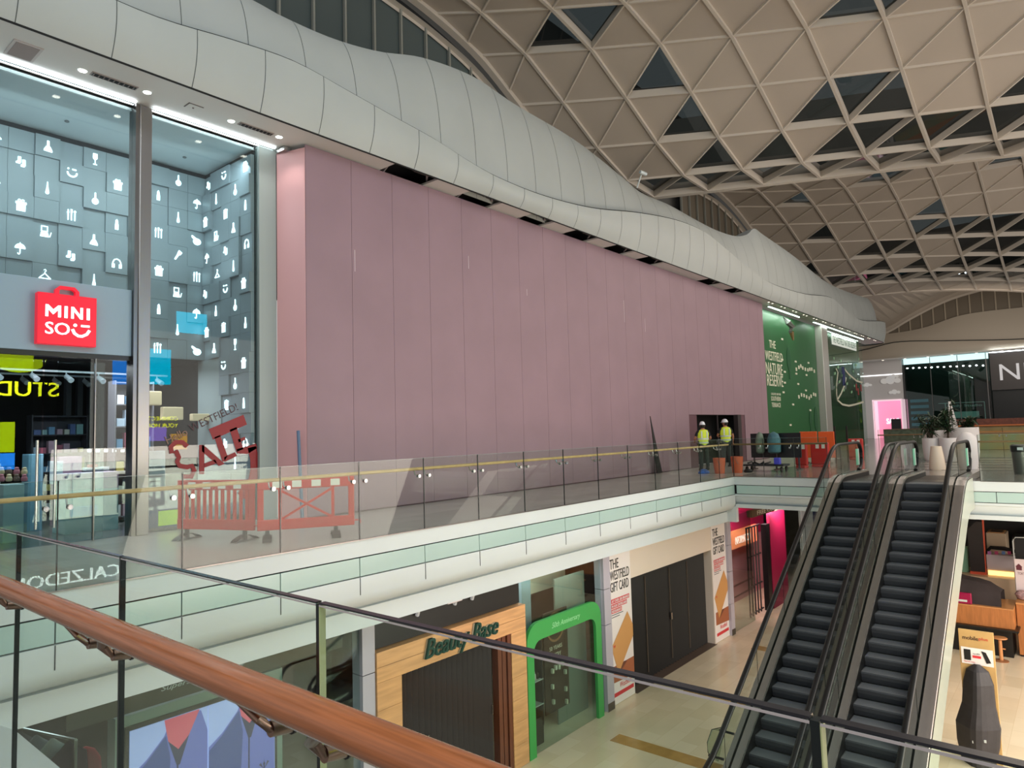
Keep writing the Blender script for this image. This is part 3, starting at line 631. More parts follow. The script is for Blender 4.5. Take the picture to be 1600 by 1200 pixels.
MB().box(p[0], q[0], 13.8, 13.84, .35, p[2]).build('board', mat('totem_white', (176, 192, 198), .4), t, bevel=.01); MB().box((p[0]+q[0])/2-.03, (p[0]+q[0])/2+.03, 13.84, 13.9, 0, .5).box(p[0], q[0], 13.78, 14.0, .005, .03).build('stand', STEELD, t)
text("IT'S TIME", 'lettering', (p[0]+.05, 13.8, p[2]-.35), .26, .05, mat('print_grey', (70, 80, 90)), parent=t); b = MB()
for k in range(7): b.box(p[0]+.05, q[0]-.06-.03*(k % 3), 13.796, 13.8, p[2]-.5-k*.09, p[2]-.485-k*.09)
b.build('small_print', mat('print_grey', (70, 80, 90)), t)
t = thing('green_screen', 'low display screen with a green grass picture inside the right shop window', 'screen', (6.1, 13.7, 0)); MB().box(5.55, 6.15, 13.6, 13.66, .05, .75).build('panel', mat('screen_dark', (70, 80, 100), .3, emit=.2), t); MB().box(5.75, 6.13, 13.59, 13.6, .08, .36).build('picture', mat('grass_pic', (170, 196, 60), .5, noise=.6, nscale=14, emit=.5, mix=(90, 130, 40), stretch=(8, 1, 1)), t)
def crate(n, px0, px1, py1, y, z0, z1, c, label, grp=None, d=.4):
    a = at(px0, py1, 1, y)[0]; e = at(px1, py1, 1, y)[0]
    return tag(MB().box(a, e, y, y+d, z0, z1).build(n, mat('c_%d_%d_%d' % c, c, .45), bevel=.012), label, 'display', grp)
TBL = crate('display_table', 103, 186, 740, 14.6, 0, .8, (150, 186, 190), 'pale aqua promotion counter to the right of the glass doors', d=.7)
crate('display_tray', 104, 186, 740, 14.62, .8, 1.12, (176, 150, 176), 'long lilac tray of mixed toys on the aqua counter', d=.6)
bp = crate('blue_panel', 110, 153, 790, 14.55, .32, .5, (70, 150, 214), 'blue printed panel on the front of the aqua counter', d=.04); bp.parent = TBL; del bp['category']
crate('storage_bin', 5, 38, 780, 14.4, 0, 1.0, (196, 200, 204), 'white storage box at the far left of the shop window')
crate('storage_bin', 82, 98, 770, 15.6, .9, 1.35, (236, 236, 240), 'white paper bag on the counter behind the door handles', d=.2)
crate('display_box', 92, 128, 735, 16.2, 0, 1.42, (206, 150, 176), 'stack of pink boxes behind the aqua counter', d=.5)
crate('display_box', 44, 68, 735, 15.9, 0, 1.5, (130, 170, 190), 'blue grey backed display unit behind the low shelf', d=.4)
t = thing('white_till', 'small white and red till on the promotion counter', 'till', (4.8, 15, .98)); a = at(135, 715, 1, 15.3); MB().box(a[0], a[0]+.42, 15.3, 15.5, 1.13, 1.2).build('tray', mat('till_white', (236, 236, 240), .4), t); MB().box(a[0]+.05, a[0]+.2, 15.28, 15.4, 1.2, 1.26).build('red_pack', mat('till_red', (206, 40, 60), .4), t)
for k in range(5):
    a = at(140+k*13, 704, 1, 15.8); tag(MB().box(a[0]-.035, a[0]+.035, 15.8, 15.82, a[2]-.03, a[2]+.03).build('price_tag', WLIT), 'small square white price tag in the row above the promotion counter', 'price tag', 'row of white price tags')
for k in range(8):
    a = at(2+(k % 4)*12, 748 if k < 4 else 737, 1, 15.0 if k < 4 else 15.25); c = ((206, 120, 130), (222, 190, 150), (120, 90, 80))[k % 3]
    t = tag(MB().lathe([(.02, -.05), (.05, -.04), (.055, 0), (.045, .03), (.035, .045), (.04, .065), (.02, .085)], (a[0], a[1], a[2]), 10).build('plush_toy', mat('plush_%d' % c[0], c, .9), smooth=True), 'small plush toy sitting in the display left of the shop doors', 'toy', 'plush toys left of the doors')
area('shop_floor_light', (4.8, 15.5, 3.3), (4.8, 15.8, 0), 4, 1.5, 130, (.9, .93, 1))
# vinyl lettering on the glass
VR = mat('vinyl_red', (138, 2, 18), .5); VD = mat('vinyl_dark', (60, 20, 30), .5)
def vinyl(polys, parent, name='lettering'):
    b = MB()
    for P in polys:
        pts = [at(220+x/4.617, 600+y/4.617, 1, 13.335) for x, y in P]
        b.prism([(q[0], q[2]) for q in pts], 1, 13.330, 13.337)
    return b.build(name, VR, parent)
t = thing('sale_sticker', 'large tilted red SALE lettering stuck on the right shop window', 'sticker', (6.8, 13.33, .9))
vinyl([stroke([(225, 500), (215, 455), (250, 420), (300, 420), (335, 450)], 34), stroke([(250, 480), (275, 530), (262, 560), (280, 590), (335, 600), (370, 590), (385, 620), (365, 668), (300, 668)], 34)], t)
vinyl([[(420, 440), (458, 440), (458, 650), (420, 650)], [(440, 436), (470, 455), (605, 575), (565, 592), (440, 485)], [(455, 575), (535, 545), (548, 572), (455, 605)]], t)
vinyl([[(490, 325), (740, 222), (765, 292), (520, 402)], [(530, 385), (572, 368), (625, 520), (600, 560), (590, 560)], [(600, 528), (680, 492), (692, 520), (605, 562)]], t)
vinyl([[(640, 330), (690, 310), (740, 470), (690, 490)], [(700, 400), (750, 380), (757, 402), (706, 422)], [(690, 470), (832, 430), (838, 462), (770, 505), (695, 500)], stroke([(800, 455), (820, 540), (822, 620), (808, 690), (770, 760), (720, 810)], 62)], t)
text('Hello', 'lettering', (5.8, 13.337, 1.62), .42, .15, mat('vinyl_brown', (130, 96, 80)), parent=t, roll=.42); text('WESTFIELD!', 'lettering', (6.24, 13.33, 1.84), 1.06, .15, VD, parent=t, roll=.43)

# ------------------------------------------------------------------ pink hoarding
PINK = mat('mauve_board', (142, 116, 126), .55, noise=.05, nscale=.8, bump=.03); MAUVE_LIT = mat('mauve_board_lit', (222, 170, 172), .5)  # return board is the same mauve with shop light put into its colour
t = thing('pink_hoarding', 'huge plain mauve pink boarding wall closing off the empty shop', 'hoarding', (20, 12.5, 0))
b = MB().box(8.29, 35.35, 12.53, 12.6, 2.25, 7.95).box(8.29, 27.05, 12.53, 12.6, 0, 2.25).box(31.4, 35.35, 12.53, 12.6, 0, 2.25); b.build('backing', mat('hoarding_back', (96, 66, 74), .8), t)
x = 8.27; k = 0; rr = random.Random(2)
while x < 35.3:
    e = min(x+1.2, 35.4); z0 = 2.2 if (e > 27.2 and x < 31.2) else .03
    MB().box(x+.004, e-.004, 12.5, 12.53, z0, 7.97).build('board', PINK, t); x = e; k += 1
for x, z, h in ((9.54, 5.4, .5), (13.3, 6.1, .35), (15.8, 5.7, .2), (21.4, 5.5, .8), (22.9, 5.3, .5)):
    MB().box(x, x+.012, 12.495, 12.5, z, z+h).build('scratch', mat('scratch', (206, 190, 196), .6), t)
t2 = thing('hoarding_return', 'end panel of the hoarding by the grey pillar, shop light put into its paler pink', 'hoarding', (8.15, 13, 0)); MB().prism([(8.04, 13.24), (8.255, 12.5), (8.262, 12.5), (8.262, 13.24)], 2, 0, 7.9).build('board', MAUVE_LIT, t2)
MB().box(8.02, 8.2, 12.9, 13.3, 7.9, 7.97).build('clamp', STEEL, t2)
t = thing('hoarding_doorway', 'dark open double doorway at the far end of the pink hoarding', 'doorway', (29.2, 12.6, 0))
MB().box(27.15, 31.35, 13.6, 13.65, 0, 2.2).box(27.1, 27.15, 12.61, 13.6, 0, 2.2).box(31.35, 31.4, 12.61, 13.6, 0, 2.2).box(27.1, 31.4, 12.61, 13.6, 2.2, 2.24).build('recess', mat('void_black', (8, 7, 8), .9), t); MB().box(30.9, 31.3, 12.3, 12.5, .02, 2.2).build('door_leaf', mat('door_dark', (40, 30, 32), .6), t); MB().box(29.2, 29.26, 12.55, 12.6, 0, 2.2).build('centre_post', mat('door_dark', (40, 30, 32)), t)
tag(MB().tube([(7.95, 12.2, .04), (8.03, 12.45, 1.82)], .035, 10).build('leaning_pole', mat('pole_blue', (110, 130, 160), .3, .6)), 'long blue grey metal pole leaning on the pink hoarding corner', 'pole')
tag(MB().prism([(22.95, .02), (23.35, .02), (22.62, 2.12)], 1, 12.28, 12.31).build('leaning_sheet', mat('sheet_black', (26, 24, 26), .5)), 'thin black offcut sheet leaning against the pink hoarding', 'sheet')

# ------------------------------------------------------------------ green hoardings
GREEN = mat('green_board', (26, 86, 42), .45, noise=.06, nscale=.6); GREEND = mat('green_dark', (24, 78, 44), .6); CREAM = mat('cream_mark', (214, 210, 190), .6)
t = thing('green_hoarding', 'green printed hoarding with THE WESTFIELD NATURE RESERVE lettering', 'hoarding', (41, 12.9, 0))
MB().box(36.2, 45.7, 12.9, 13.0, 0, 7.9).build('board', GREEN, t)
def txg(s, x0, z, w_, h, tt=t, y=12.9): text(s, 'lettering', (x0, y, z), w_, h, CREAM, parent=tt, bold=.004)
a = at(1202, 543, 1, 12.9); txg('THE', a[0], a[2], 1.0, .42)
for s, (x0, y1), (x1, y0) in (('WESTFIELD', (1196, 560), (1222, 549)), ('NATURE', (1197, 582), (1222, 566)), ('RESERVE', (1199, 601), (1223, 587))):
    a = at(x0, y1, 1, 12.9); c = at(x1, y0, 1, 12.9); txg(s, a[0], a[2]-.05, c[0]-a[0], .62 if s != 'WESTFIELD' else .5)
a = at(1205, 617, 1, 12.9); txg('LOCATED ON THE', a[0], a[2], 1.5, .12); a = at(1205, 626, 1, 12.9); txg('SOUTHERN', a[0], a[2], 1.5, .24); a = at(1206, 636, 1, 12.9); txg('TERRACE', a[0], a[2], 1.4, .24)
def marks(tt, pts, y, w_, h, m):
    for px, py in pts: a = at(px, py, 1, y); MB().box(a[0]-w_/2, a[0]+w_/2, y-.02, y-.001, a[2]-h/2, a[2]+h/2).build('printed_mark', m, tt)
marks(t, [(1244, 577), (1248, 574), (1251, 572), (1254, 575), (1258, 577), (1262, 578), (1265, 577), (1268, 577), (1272, 580), (1248, 620), (1252, 617), (1256, 618), (1260, 620), (1264, 622), (1267, 619), (1271, 616), (1274, 617)], 12.9, .22, .2, CREAM)
marks(t, [(1222, 562), (1226, 581), (1226, 598), (1243, 565), (1244, 584), (1247, 600), (1260, 586), (1263, 567), (1222, 530), (1239, 632), (1266, 641), (1235, 664), (1224, 613), (1259, 610)], 12.9, .3, .1, CREAM)
for px, py, r in ((1232, 560, .5), (1275, 655, .6), (1266, 655, .35)):
    a = at(px, py, 1, 12.9); MB().lathe([(.02, -r*1.5), (r*.55, -r*.8), (r*.65, 0), (r*.45, r*.9), (.02, r*1.3)], (a[0], 12.88, a[2]), 12, .06).tube([(a[0], 12.88, a[2]-r*2.4), (a[0], 12.88, a[2]-r*1.3)], .05, 6).build('tree_print', GREEND, t)
a = at(1235, 510, 1, 12.5); MB().tube([(a[0], 12.75, 7.9), (a[0], 12.7, a[2]+.4)], .012, 5).build('_w', STEELD) if 0 else None; f = thing('hanging_figure', 'small grey sculpted creature hanging high on the green hoarding', 'sculpture', (a[0], 12.5, a[2]))
MB().tube([(a[0]-.1, 12.8, a[2]+.55), (a[0]-.35, 12.5, a[2]+.2), (a[0]+.3, 12.5, a[2]), (a[0]-.1, 12.5, a[2]-.3)], [.05, .16, .18, .1], 6).build('body', mat('figure_grey', (110, 112, 108), .6), f); MB().tube([(a[0]+.1, 12.5, a[2]-.3), (a[0]+.35, 12.5, a[2]-.75)], [.14, .05], 6).build('tail', mat('figure_brown', (120, 96, 60), .6), f)
t = thing('steel_pilaster', 'wide brushed steel pilaster between the two green hoardings', 'pilaster', (46.4, 12.7, 0)); MB().box(45.75, 47.0, 12.5, 13.0, 0, 7.88).build('shaft', mat('pilaster_steel', (190, 188, 182), .35, .5, bump=.1, nscale=20, stretch=(1, 1, .02)), t, bevel=.02)
t = thing('green_window_graphic', 'green glazed shopfront with a white title strip and drawn paths', 'shopfront', (52.5, 12.9, 0))
MB().box(47.3, 56.8, 12.95, 13.05, 0, 7.9).build('panel', mat('green_panel2', (34, 74, 40), .25, noise=.06, nscale=.5), t)
MB().box(47.35, 56.7, 12.7, 12.72, .1, 7.8).build('glass_pane', GLASS, t)
MB().box(48.6, 54.9, 12.66, 12.69, 6.95, 7.65).build('title_strip', mat('strip_white', (214, 216, 210), .5, emit=.25), t); text('THE WESTFIELD NATURE RESERVE', 'lettering', (48.75, 12.655, 7.08), 6.0, .45, GREEND, parent=t)
b = MB()
for P in ([(1306, 576), (1309, 582), (1307, 600), (1307, 616), (1308, 625), (1316, 632), (1326, 634), (1336, 632), (1349, 628)], [(1308, 625), (1314, 615), (1320, 600), (1322, 590)], [(1318, 575), (1326, 585), (1338, 595), (1347, 598)]):
    q = [at(px, py, 1, 12.68) for px, py in P]; b.prism(stroke([(p[0], p[2]) for p in q], .13), 1, 12.66, 12.68)
b.build('drawn_path', CREAM, t)
marks(t, [(1303+k*7 % 40, 560+(k*13) % 55) for k in range(26)], 12.68, .12, .16, mat('mark_mint', (150, 190, 150), .6)); marks(t, [(1338, 605), (1341, 612), (1345, 606)], 12.68, .3, .5, mat('mark_red', (150, 50, 50), .6)); marks(t, [(1318, 588)], 12.68, .7, 1.3, mat('mark_navy', (34, 44, 96), .6))
for a_, c_ in ((36.4, 41.5), (44.2, 56.6)):
    t = thing('led_strip', 'bright linear light along the top of the green hoardings, %s length' % ('short near' if a_ < 40 else 'long far'), 'light', (a_, 12.6, 7.97), 'light lines over the green hoardings')
    MB().box(a_, c_, 12.5, 12.56, 7.92, 7.95).build('diffuser', mat('green_led', (225, 255, 238), emit=4), t); MB().box(a_, c_, 12.4, 12.62, 7.95, 7.99).build('housing', STEEL, t)
    area('led_wash', ((a_+c_)/2, 12.5, 7.85), ((a_+c_)/2, 12.9, 4), c_-a_, .1, 65, (.85, 1, .9))

# ------------------------------------------------------------------ end wall shops, x = 79
GW = mat('grey_white_wall', (206, 202, 202), .5); PINKL = mat('pink_lit', (236, 140, 172), emit=.7)
t = thing('cloud_shopfront', 'pale shopfront with cloud cutouts above a glowing pink doorway', 'shopfront', (79, 15.9, 0))
MB().box(79, 79.3, 14.1, 18.3, 4.0, 8.1).box(79, 79.3, 16.95, 18.3, 0, 4.0).build('wall', GW, t)
MB().box(78.95, 79, 14.1, 18.3, 6.5, 6.6).build('led_line', WLIT, t)
for y, z, r in ((15.2, 5.9, .7), (17.4, 5.6, .35), (14.9, 4.7, .4), (14.9, 6.3, .35)):
    MB().lathe([(r, 0), (r, .05)], (0, 0, 0), 3).v; b = MB()
    for dy, dz, rr_ in ((-.9, 0, .45), (0, .25, .6), (.8, 0, .5), (0, -.1, .5)): b.prism([(y+dy*r+rr_*r*math.cos(k*PI/8), z+dz*r+rr_*r*.8*math.sin(k*PI/8)) for k in range(16)], 0, 78.86, 78.95)
    b.build('cloud', mat('cloud_white', (226, 224, 222), .5, emit=.15), t)
MB().box(81, 81.1, 14.1, 17, 0, 4).build('pink_back', PINKL, t); MB().box(78.9, 81, 14.4, 17.0, 3.9, 4.0).box(78.9, 81, 16.95, 17.02, 0, 4).box(78.9, 81, 14.3, 14.4, 0, 4).build('pink_reveal', mat('pink_reveal', (240, 212, 220), emit=.55), t)
text('SALE', 'lettering', (80.9, 16.2, 1.5), 1.2, .55, WLIT, facing='X', parent=t, bold=.02)
MB().box(80, 80.3, 14.7, 15.6, .9, 2.0).build('stand', BLACK, t)
t = thing('dark_glass_shopfront', 'tall dark glass shopfront with a row of small spotlights', 'shopfront', (79, 10, 0))
MB().box(80.2, 80.3, 6.8, 14.0, 0, 8).build('dark_back', mat('dark_green_back', (14, 26, 24), .5), t)
MB().box(79, 79.05, 6.8, 14.0, 0, 7.4).build('glass_pane', glass('dark_glass', (200, 220, 214), 1.5), t)
MB().box(78.95, 79.1, 6.8, 14.0, 7.45, 8.05).build('head_light', mat('head_lit', (190, 226, 226), emit=1.1), t)
for k in range(13):
    y = 13.6-k*.53; MB().lathe([(.02, 0), (.09, .05), (.06, .12)], (78.9, y, 7.0-.02*k+.02*math.sin(k*3)), 8).build('spot_lamp', LEDW, t)
for y in (13.95, 11.6, 9.3, 7.0): MB().box(78.93, 79.0, y-.03, y+.03, 0, 8).build('mullion', STEELD, t)
b = MB()
for k in range(5): b.box(79.8, 79.9, 12.1, 13.7, 1.2+k*.6, 1.5+k*.6)
b.build('striped_drum', mat('drum_blue', (90, 140, 170), .5, emit=.15), t)
MB().box(79.5, 79.6, 7.4, 11.2, 3.35, 3.4).box(79.5, 79.6, 7.4, 7.45, 0, 3.4).box(79.5, 79.6, 10.6, 10.65, 0, 3.4).build('stand_frame', mat('frame_pale', (170, 190, 190), emit=.2), t)
text('Body Studio', 'lettering', (79.4, 10.4, 2.9), 2.8, .3, mat('frame_pale', (170, 190, 190)), facing='X', parent=t); MB().box(79.5, 79.6, 7.9, 10.3, 1.9, 2.5).build('lit_panel', mat('lit_panel_g', (120, 150, 146), emit=.3), t)
t = thing('next_fascia', 'dark shopfront with large pale letters beginning NE at the right edge', 'shopfront', (79, 3, 0))
MB().box(78.9, 79.2, -12, 6.7, 4.4, 8.0).build('fascia', mat('fascia_brown', (62, 56, 56), .35), t); MB().box(79.3, 79.4, -12, 6.7, 0, 4.4).build('dark_opening', BLACK, t); MB().box(78.8, 78.9, -12, 6.7, 7.95, 8.1).build('led_line', LEDW, t)
text('NEXT', 'lettering', (78.9, 6.0, 5.3), 6.0, 1.5, mat('letter_pale', (206, 206, 210), emit=.35), facing='X', parent=t)
for k in range(9):
    y = 17.6-k*2.0; downlight(78.1, y, 'small round downlight in the soffit over the end shops', 'downlights over the end shops', .12, 0)
    bpy.context.scene.collection.objects
struct(MB().box(77.4, 78.75, -16, 18.4, 8.0, 8.1).build('ceiling', SOF), 'soffit over the end shops')
# ------------------------------------------------------------------ glass balustrades
EDGE = mat('glass_edge', (20, 30, 32), .25); EDGET = mat('glass_top_edge', (120, 140, 138), .2, spec=.8); EDGEN = mat('glass_cap_dark', (34, 34, 42), .25, spec=.6)
def balustrade(label, axis, c, joints, side, zt=1.25, rail=WOODL, rr=.028, off=.12, rail_z=1.06, rng=None, brackets=True, br_d=.12, group='glass balustrades'):
    """axis 'x': runs along x at y=c; side = +1/-1 towards the walkway"""
    mid = joints[len(joints)//2]
    t = thing('glass_balustrade', label, 'balustrade', (mid, c, 0) if axis == 'x' else (c, mid, 0))
    def P(s, o, z): return (s, c+o*side, z) if axis == 'x' else (c+o*side, s, z)
    def bx(b, s0, s1, o0, o1, z0, z1):
        p, q = P(s0, o0, z0), P(s1, o1, z1); return b.box(min(p[0], q[0]), max(p[0], q[0]), min(p[1], q[1]), max(p[1], q[1]), z0, z1)
    for a, e in zip(joints, joints[1:]):
        g = bx(MB(), a+.007, e-.007, -.008, .008, .005, zt).build('glass_panel', GLASS, t)
        bx(MB(), a+.007, e-.007, -.0085, .0085, zt, zt+.004).build('top_edge', EDGET if brackets else EDGEN, g)
        if not brackets: bx(MB(), a+.007, e-.007, .0084, .0092, zt-.0055, zt-.0015).build('edge_highlight', mat('edge_pale', (206, 196, 196), .3), g)  # pale strip paints a highlight just below the glass top edge
    for a in joints:
        je = bx(MB(), a-.006, a+.006, -.009, .009, .0, zt).build('joint_edge', EDGE, t)
        if a in (.31, 1.46): bx(MB(), a-.0085, a-.0065, -.009, .009, .0, zt-.004).build('edge_highlight', mat('edge_pale_green', (196, 204, 150), .3), je)
    bx(MB(), joints[0], joints[-1], -.02, .02, -.004, .012).build('base_channel', STEELD, t)
    s0, s1 = rng or (joints[0], joints[-1])
    n = 24; MB().tube([P(s0+(s1-s0)*k/n, off, rail_z) for k in range(n+1)], rr, 16).build('handrail', rail, t, smooth=True)
    if brackets:
        for a in joints[1:-1]:
            for d in (-br_d, br_d):
                br = MB().tube([P(a+d, off, rail_z-rr*.8), P(a+d, off*.8, rail_z-.1), P(a+d, .01, rail_z-.12)], .011, 8).build('bracket', STEEL, t, smooth=True)
                MB().tube([P(a+d, .008, rail_z-.12), P(a+d, .03, rail_z-.12)], .03, 14).tube([P(a+d, -.03, rail_z-.12), P(a+d, -.008, rail_z-.12)], .03, 14).build('disc', STEEL, br, smooth=True)
    return t
balustrade('long glass balustrade with pale wooden rail along the pink hoarding walkway', 'x', 9.1, [1.0+.32]+[4.15-1.415+k*1.415 for k in range(14)]+[22.27], 1, rng=(1.0, 22.2))
balustrade('glass balustrade across the head of the void, left of the escalators', 'y', 22.3, [6.15, 7.13, 8.1, 9.1], 1, rail=mat('rail_brown', (120, 92, 60), .4))
balustrade('glass balustrade on the upper deck edge, right of the escalators', 'y', 22.3, [-8+k*1.3 for k in range(8)]+[2.3], 1, rail=mat('rail_brown', (120, 92, 60), .4))
balustrade('far glass balustrade across the upper deck behind the potted plants', 'y', 36.0, [-10+k*1.6 for k in range(12)], -1, rail=mat('rail_brown', (120, 92, 60), .4), brackets=True, zt=1.3)
# near balustrade
t = balustrade('nearest glass balustrade with thick orange wooden handrail in the foreground', 'y', 1.0, [-1.6, -.85, .31, 1.46, 2.65, 3.84, 5.03, 6.22, 7.41, 8.6], -1, rail=WOOD, rr=.041, off=.115, rail_z=1.055, rng=(-2.2, 8.95), brackets=False)
t.name = 'near_balustrade'
for a in (.31, 1.46, 2.65, 3.84, 5.03, 6.22, 7.41):
    for d in (-.11, .11):
        br = MB().tube([(.885, a+d+.05*(1 if d > 0 else -1), 1.025), (.9, a+d, .985), (.93, a+d, .95)], [.02, .017, .015], 10, flat=.7).tube([(.93, a+d, .95), (.985, a+d, .945)], [.019, .022], 14).build('bracket', mat('bracket_bronze', (150, 122, 108), .28, 1), t, smooth=True)
        MB().tube([(.984, a+d, .945), (.992, a+d, .945)], .026, 14).build('rubber_washer', RUBBER, br)
        MB().tube([(1.008, a+d, .945), (1.02, a+d, .945)], .022, 14).build('disc', STEEL, br)

# ------------------------------------------------------------------ escalators
TREAD = mat('step_tread', (112, 114, 120), .4, .2, bump=.5, nscale=120, stretch=(.02, 1, 1)); RISER = mat('step_riser', (56, 58, 64), .45, .2, bump=.4, nscale=120, stretch=(1, 1, .02))
CLAD = mat('truss_cladding', (152, 160, 150), .35, coat=.2); DECK = mat('deck_steel', (176, 170, 168), .26, .85, bump=.08, nscale=50, stretch=(.02, 1, 1)); DECK2 = mat('deck_steel_dark', (150, 145, 142), .28, .85)
XB = 21-5.5/.6
def zn(x):
    r = .5
    if x > 21+r: return 0
    if x < XB-r: return -5.5
    if x > 21-r: u = x-(21-r); return -.6*r+.6*u-.6*u*u/(4*r)
    if x < XB+r: u = (XB+r)-x; return -5.5+.6*r-.6*u+.6*u*u/(4*r)
    return .6*(x-21)
def escalator(label, yc, lo, ro):
    """yc centre line; lo/ro width of outer decking on the left (+y) and right (-y)"""
    t = thing('escalator', label, 'escalator', (16, yc, -5.5))
    x = 21.0; k = 0; z = 0
    for k in range(26):
        xn = 21.35-.35*k; zt = -.21*(k-1) if k else 0; zt = min(0, zt); zt = max(zt, -5.49); zb = zt-.21
        s = MB(); s.mi(0).box(xn, xn+.35, yc-.48, yc+.48, zt-.03, zt-.002); s.mi(1)
        s.strip([[(xn+.0, y, zt-.002), (xn-.012, y, zt-.03), (xn-.008, y, zt-.1), (xn+.03, y, zt-.205)] for y in (yc-.48, yc+.48)])
        st = s.build('step', [TREAD, RISER], t)
        if k < 24:
            MB().box(xn+.002, xn+.34, yc+.475, yc+.4795, zt-.0, zt+.012).build('edge_cleat', STEELD, st)
    MB().box(21.7, 22.6, yc-.5, yc+.5, -.05, .004).build('comb_plate', STEELD, t); MB().box(22.6, 24.3, yc-.55, yc+.55, -.05, .006).build('floor_plate', mat('floor_plate', (92, 84, 80), .35, .8), t)
    xs = [XB-1.6+k*.3 for k in range(int((24.1-XB+1.6)/.3)+1)]+[24.1]
    for sg, ow in ((1, lo), (-1, ro)):
        Y = lambda o: yc+sg*o
        MB().strip([[(x, Y(.485), zn(x)+dz) for x in xs] for dz in (-.3, .13)]).build('skirt', RUBBER, t)
        MB().strip([[(x, Y(o), zn(x)+dz) for x in xs] for o, dz in ((.485, .09), (.5, .18), (.64, .185), (.645, .12))]).build('inner_deck', DECK if sg == 1 else DECK2, t)
        MB().strip([[(x, Y(o), zn(x)+.13) for x in xs] for o in (.64, .685)]).build('glass_groove', RUBBER, t)
        d = MB().strip([[(x, Y(o), zn(x)+dz) for x in xs] for o, dz in ((.685, .13), (.685, .185), (.685+ow, .18), (.695+ow, .16), (.695+ow, .02))])
        d.quad(*[(24.1, Y(o), z) for o, z in ((.485, .0), (.485, .12), (.695+ow, .12), (.695+ow, 0))])
        d.build('outer_deck', DECK, t)
        hz = lambda x: zn(x)+1.05+(.0 if x > 21 else 0)
        hx = [XB-1.0+k*.3 for k in range(int((23.6-XB+1)/.3)+1)]+[23.6]
        top = [(x, Y(.665), hz(x)) for x in hx]; R = .42; zt = hz(23.6)
        arcp = [(23.6+R*math.sin(a), Y(.665), zt-R+R*math.cos(a)) for a in [k*PI/12 for k in range(1, 13)]]
        arcb = [(hx[0]-R*math.sin(a), Y(.665), hz(hx[0])-R+R*math.cos(a)) for a in [k*PI/12 for k in range(1, 13)]][::-1]
        MB().tube(arcb+top+arcp, .056, 12, flat=.75).build('handrail', RUBBER, t, smooth=True)
        gx = hx+[23.6+R*math.sin(k*PI/16)*.9 for k in range(1, 9)]
        gz = [hz(x)-.04 for x in hx]+[zt-R+R*math.cos(k*PI/16)*.9 for k in range(1, 9)]
        # panels of balustrade glass
        n = len(gx); step = 6
        for a in range(0, n-1, step):
            e = min(a+step, n-1); b = MB(); b.strip([[(gx[k], Y(.665), zn(gx[k])+.14) for k in range(a, e+1)], [(gx[k], Y(.665), gz[k]) for k in range(a, e+1)]])
            g = b.build('glass_panel', glass('escalator_glass', (222, 234, 229), .9), t)
            MB().box(gx[a]-.002, gx[a]+.002, Y(.665)-.005, Y(.665)+.005, zn(gx[a])+.1, gz[a]).build('panel_joint', EDGE, g)
        MB().box(23.35, 23.6, Y(.665)-.012, Y(.665)-.002, .35, .85).build('safety_notice', mat('notice_green', (120, 190, 160), .5), t); MB().box(23.62, 23.7, Y(.665)-.014, Y(.665)-.002, .35, .85).build('safety_notice', mat('notice_white', (220, 230, 226), .5), t)
        MB().strip([[(x, Y(.705+ow), zn(x)+dz) for x in xs if x < 22.4] for dz in (.1, -.72)]).build('side_cladding', CLAD, t)
    MB().strip([[(x, yc+o, zn(x)-.72) for x in xs if x < 22.4] for o in (.68+lo, -.68-ro)]).build('soffit_cladding', CLAD, t)
    b = MB()
    for x in np.arange(12.4, 21.2, 1.75):
        b.box(x-.004, x+.004, yc-.69-ro, yc-.684-ro, zn(x)-.70, zn(x)+.03)
    b.build('cladding_joint', mat('joint_grey', (70, 76, 76)), t)
    return t
escalator('left escalator of the pair, nearest the lower shops, stopped', 4.935, .10, .03)
escalator('right escalator of the pair, nearest the kiosks, stopped', 3.37, .03, .2)
t = thing('safety_fin', 'curved clear glass guard pane beside the left escalator foot', 'glass guard', (13.2, 6.2, -4)); 
b = MB(); P = [at(x, y, 1, 6.15) for x, y in ((1133, 1135), (1112, 1140), (1105, 1160), (1106, 1175), (1112, 1185), (1122, 1190))]; b.prism([(p[0], p[2]) for p in P], 1, 6.14, 6.15); b.build('pane', glass('fin_glass', (225, 236, 228), 1.2), t)
MB().tube([tuple(p) for p in P[:4]]+[tuple(P[4])], .008, 6).build('rim', EDGE, t)
for px, py in ((1125, 1141), (1108, 1180)): a = at(px, py, 1, 6.15); MB().tube([(a[0], 5.85, a[2]), (a[0], 6.16, a[2])], .025, 8).build('clamp', BLACK, t)
# ------------------------------------------------------------------ lower mall shops along y = 9.9
YL = 9.9
CEILL = mat('lower_ceiling', (190, 186, 178), .6)
struct(MB().box(-6, 22.3, 9.7, 24, -1.52, -1.45).box(22.9, 60, -16, 24, -1.04, -.99).build('ceiling', CEILL), 'ceiling of the lower mall under the upper deck')
struct(MB().box(-6, 60, 16, 16.2, -5.5, -1.0).build('wall_lower_back', mat('lower_dark_wall', (54, 50, 48), .8)), 'dark back wall inside the lower shops')
struct(MB().box(22.3, 22.5, 9.1, 24, -1.5, -.98).build('wall_lower_step', WHITE), 'step in the lower ceiling')
DKI = mat('shop_interior', (48, 44, 44), .7)
LG = glass('lower_glass', (232, 242, 238), 1.0)
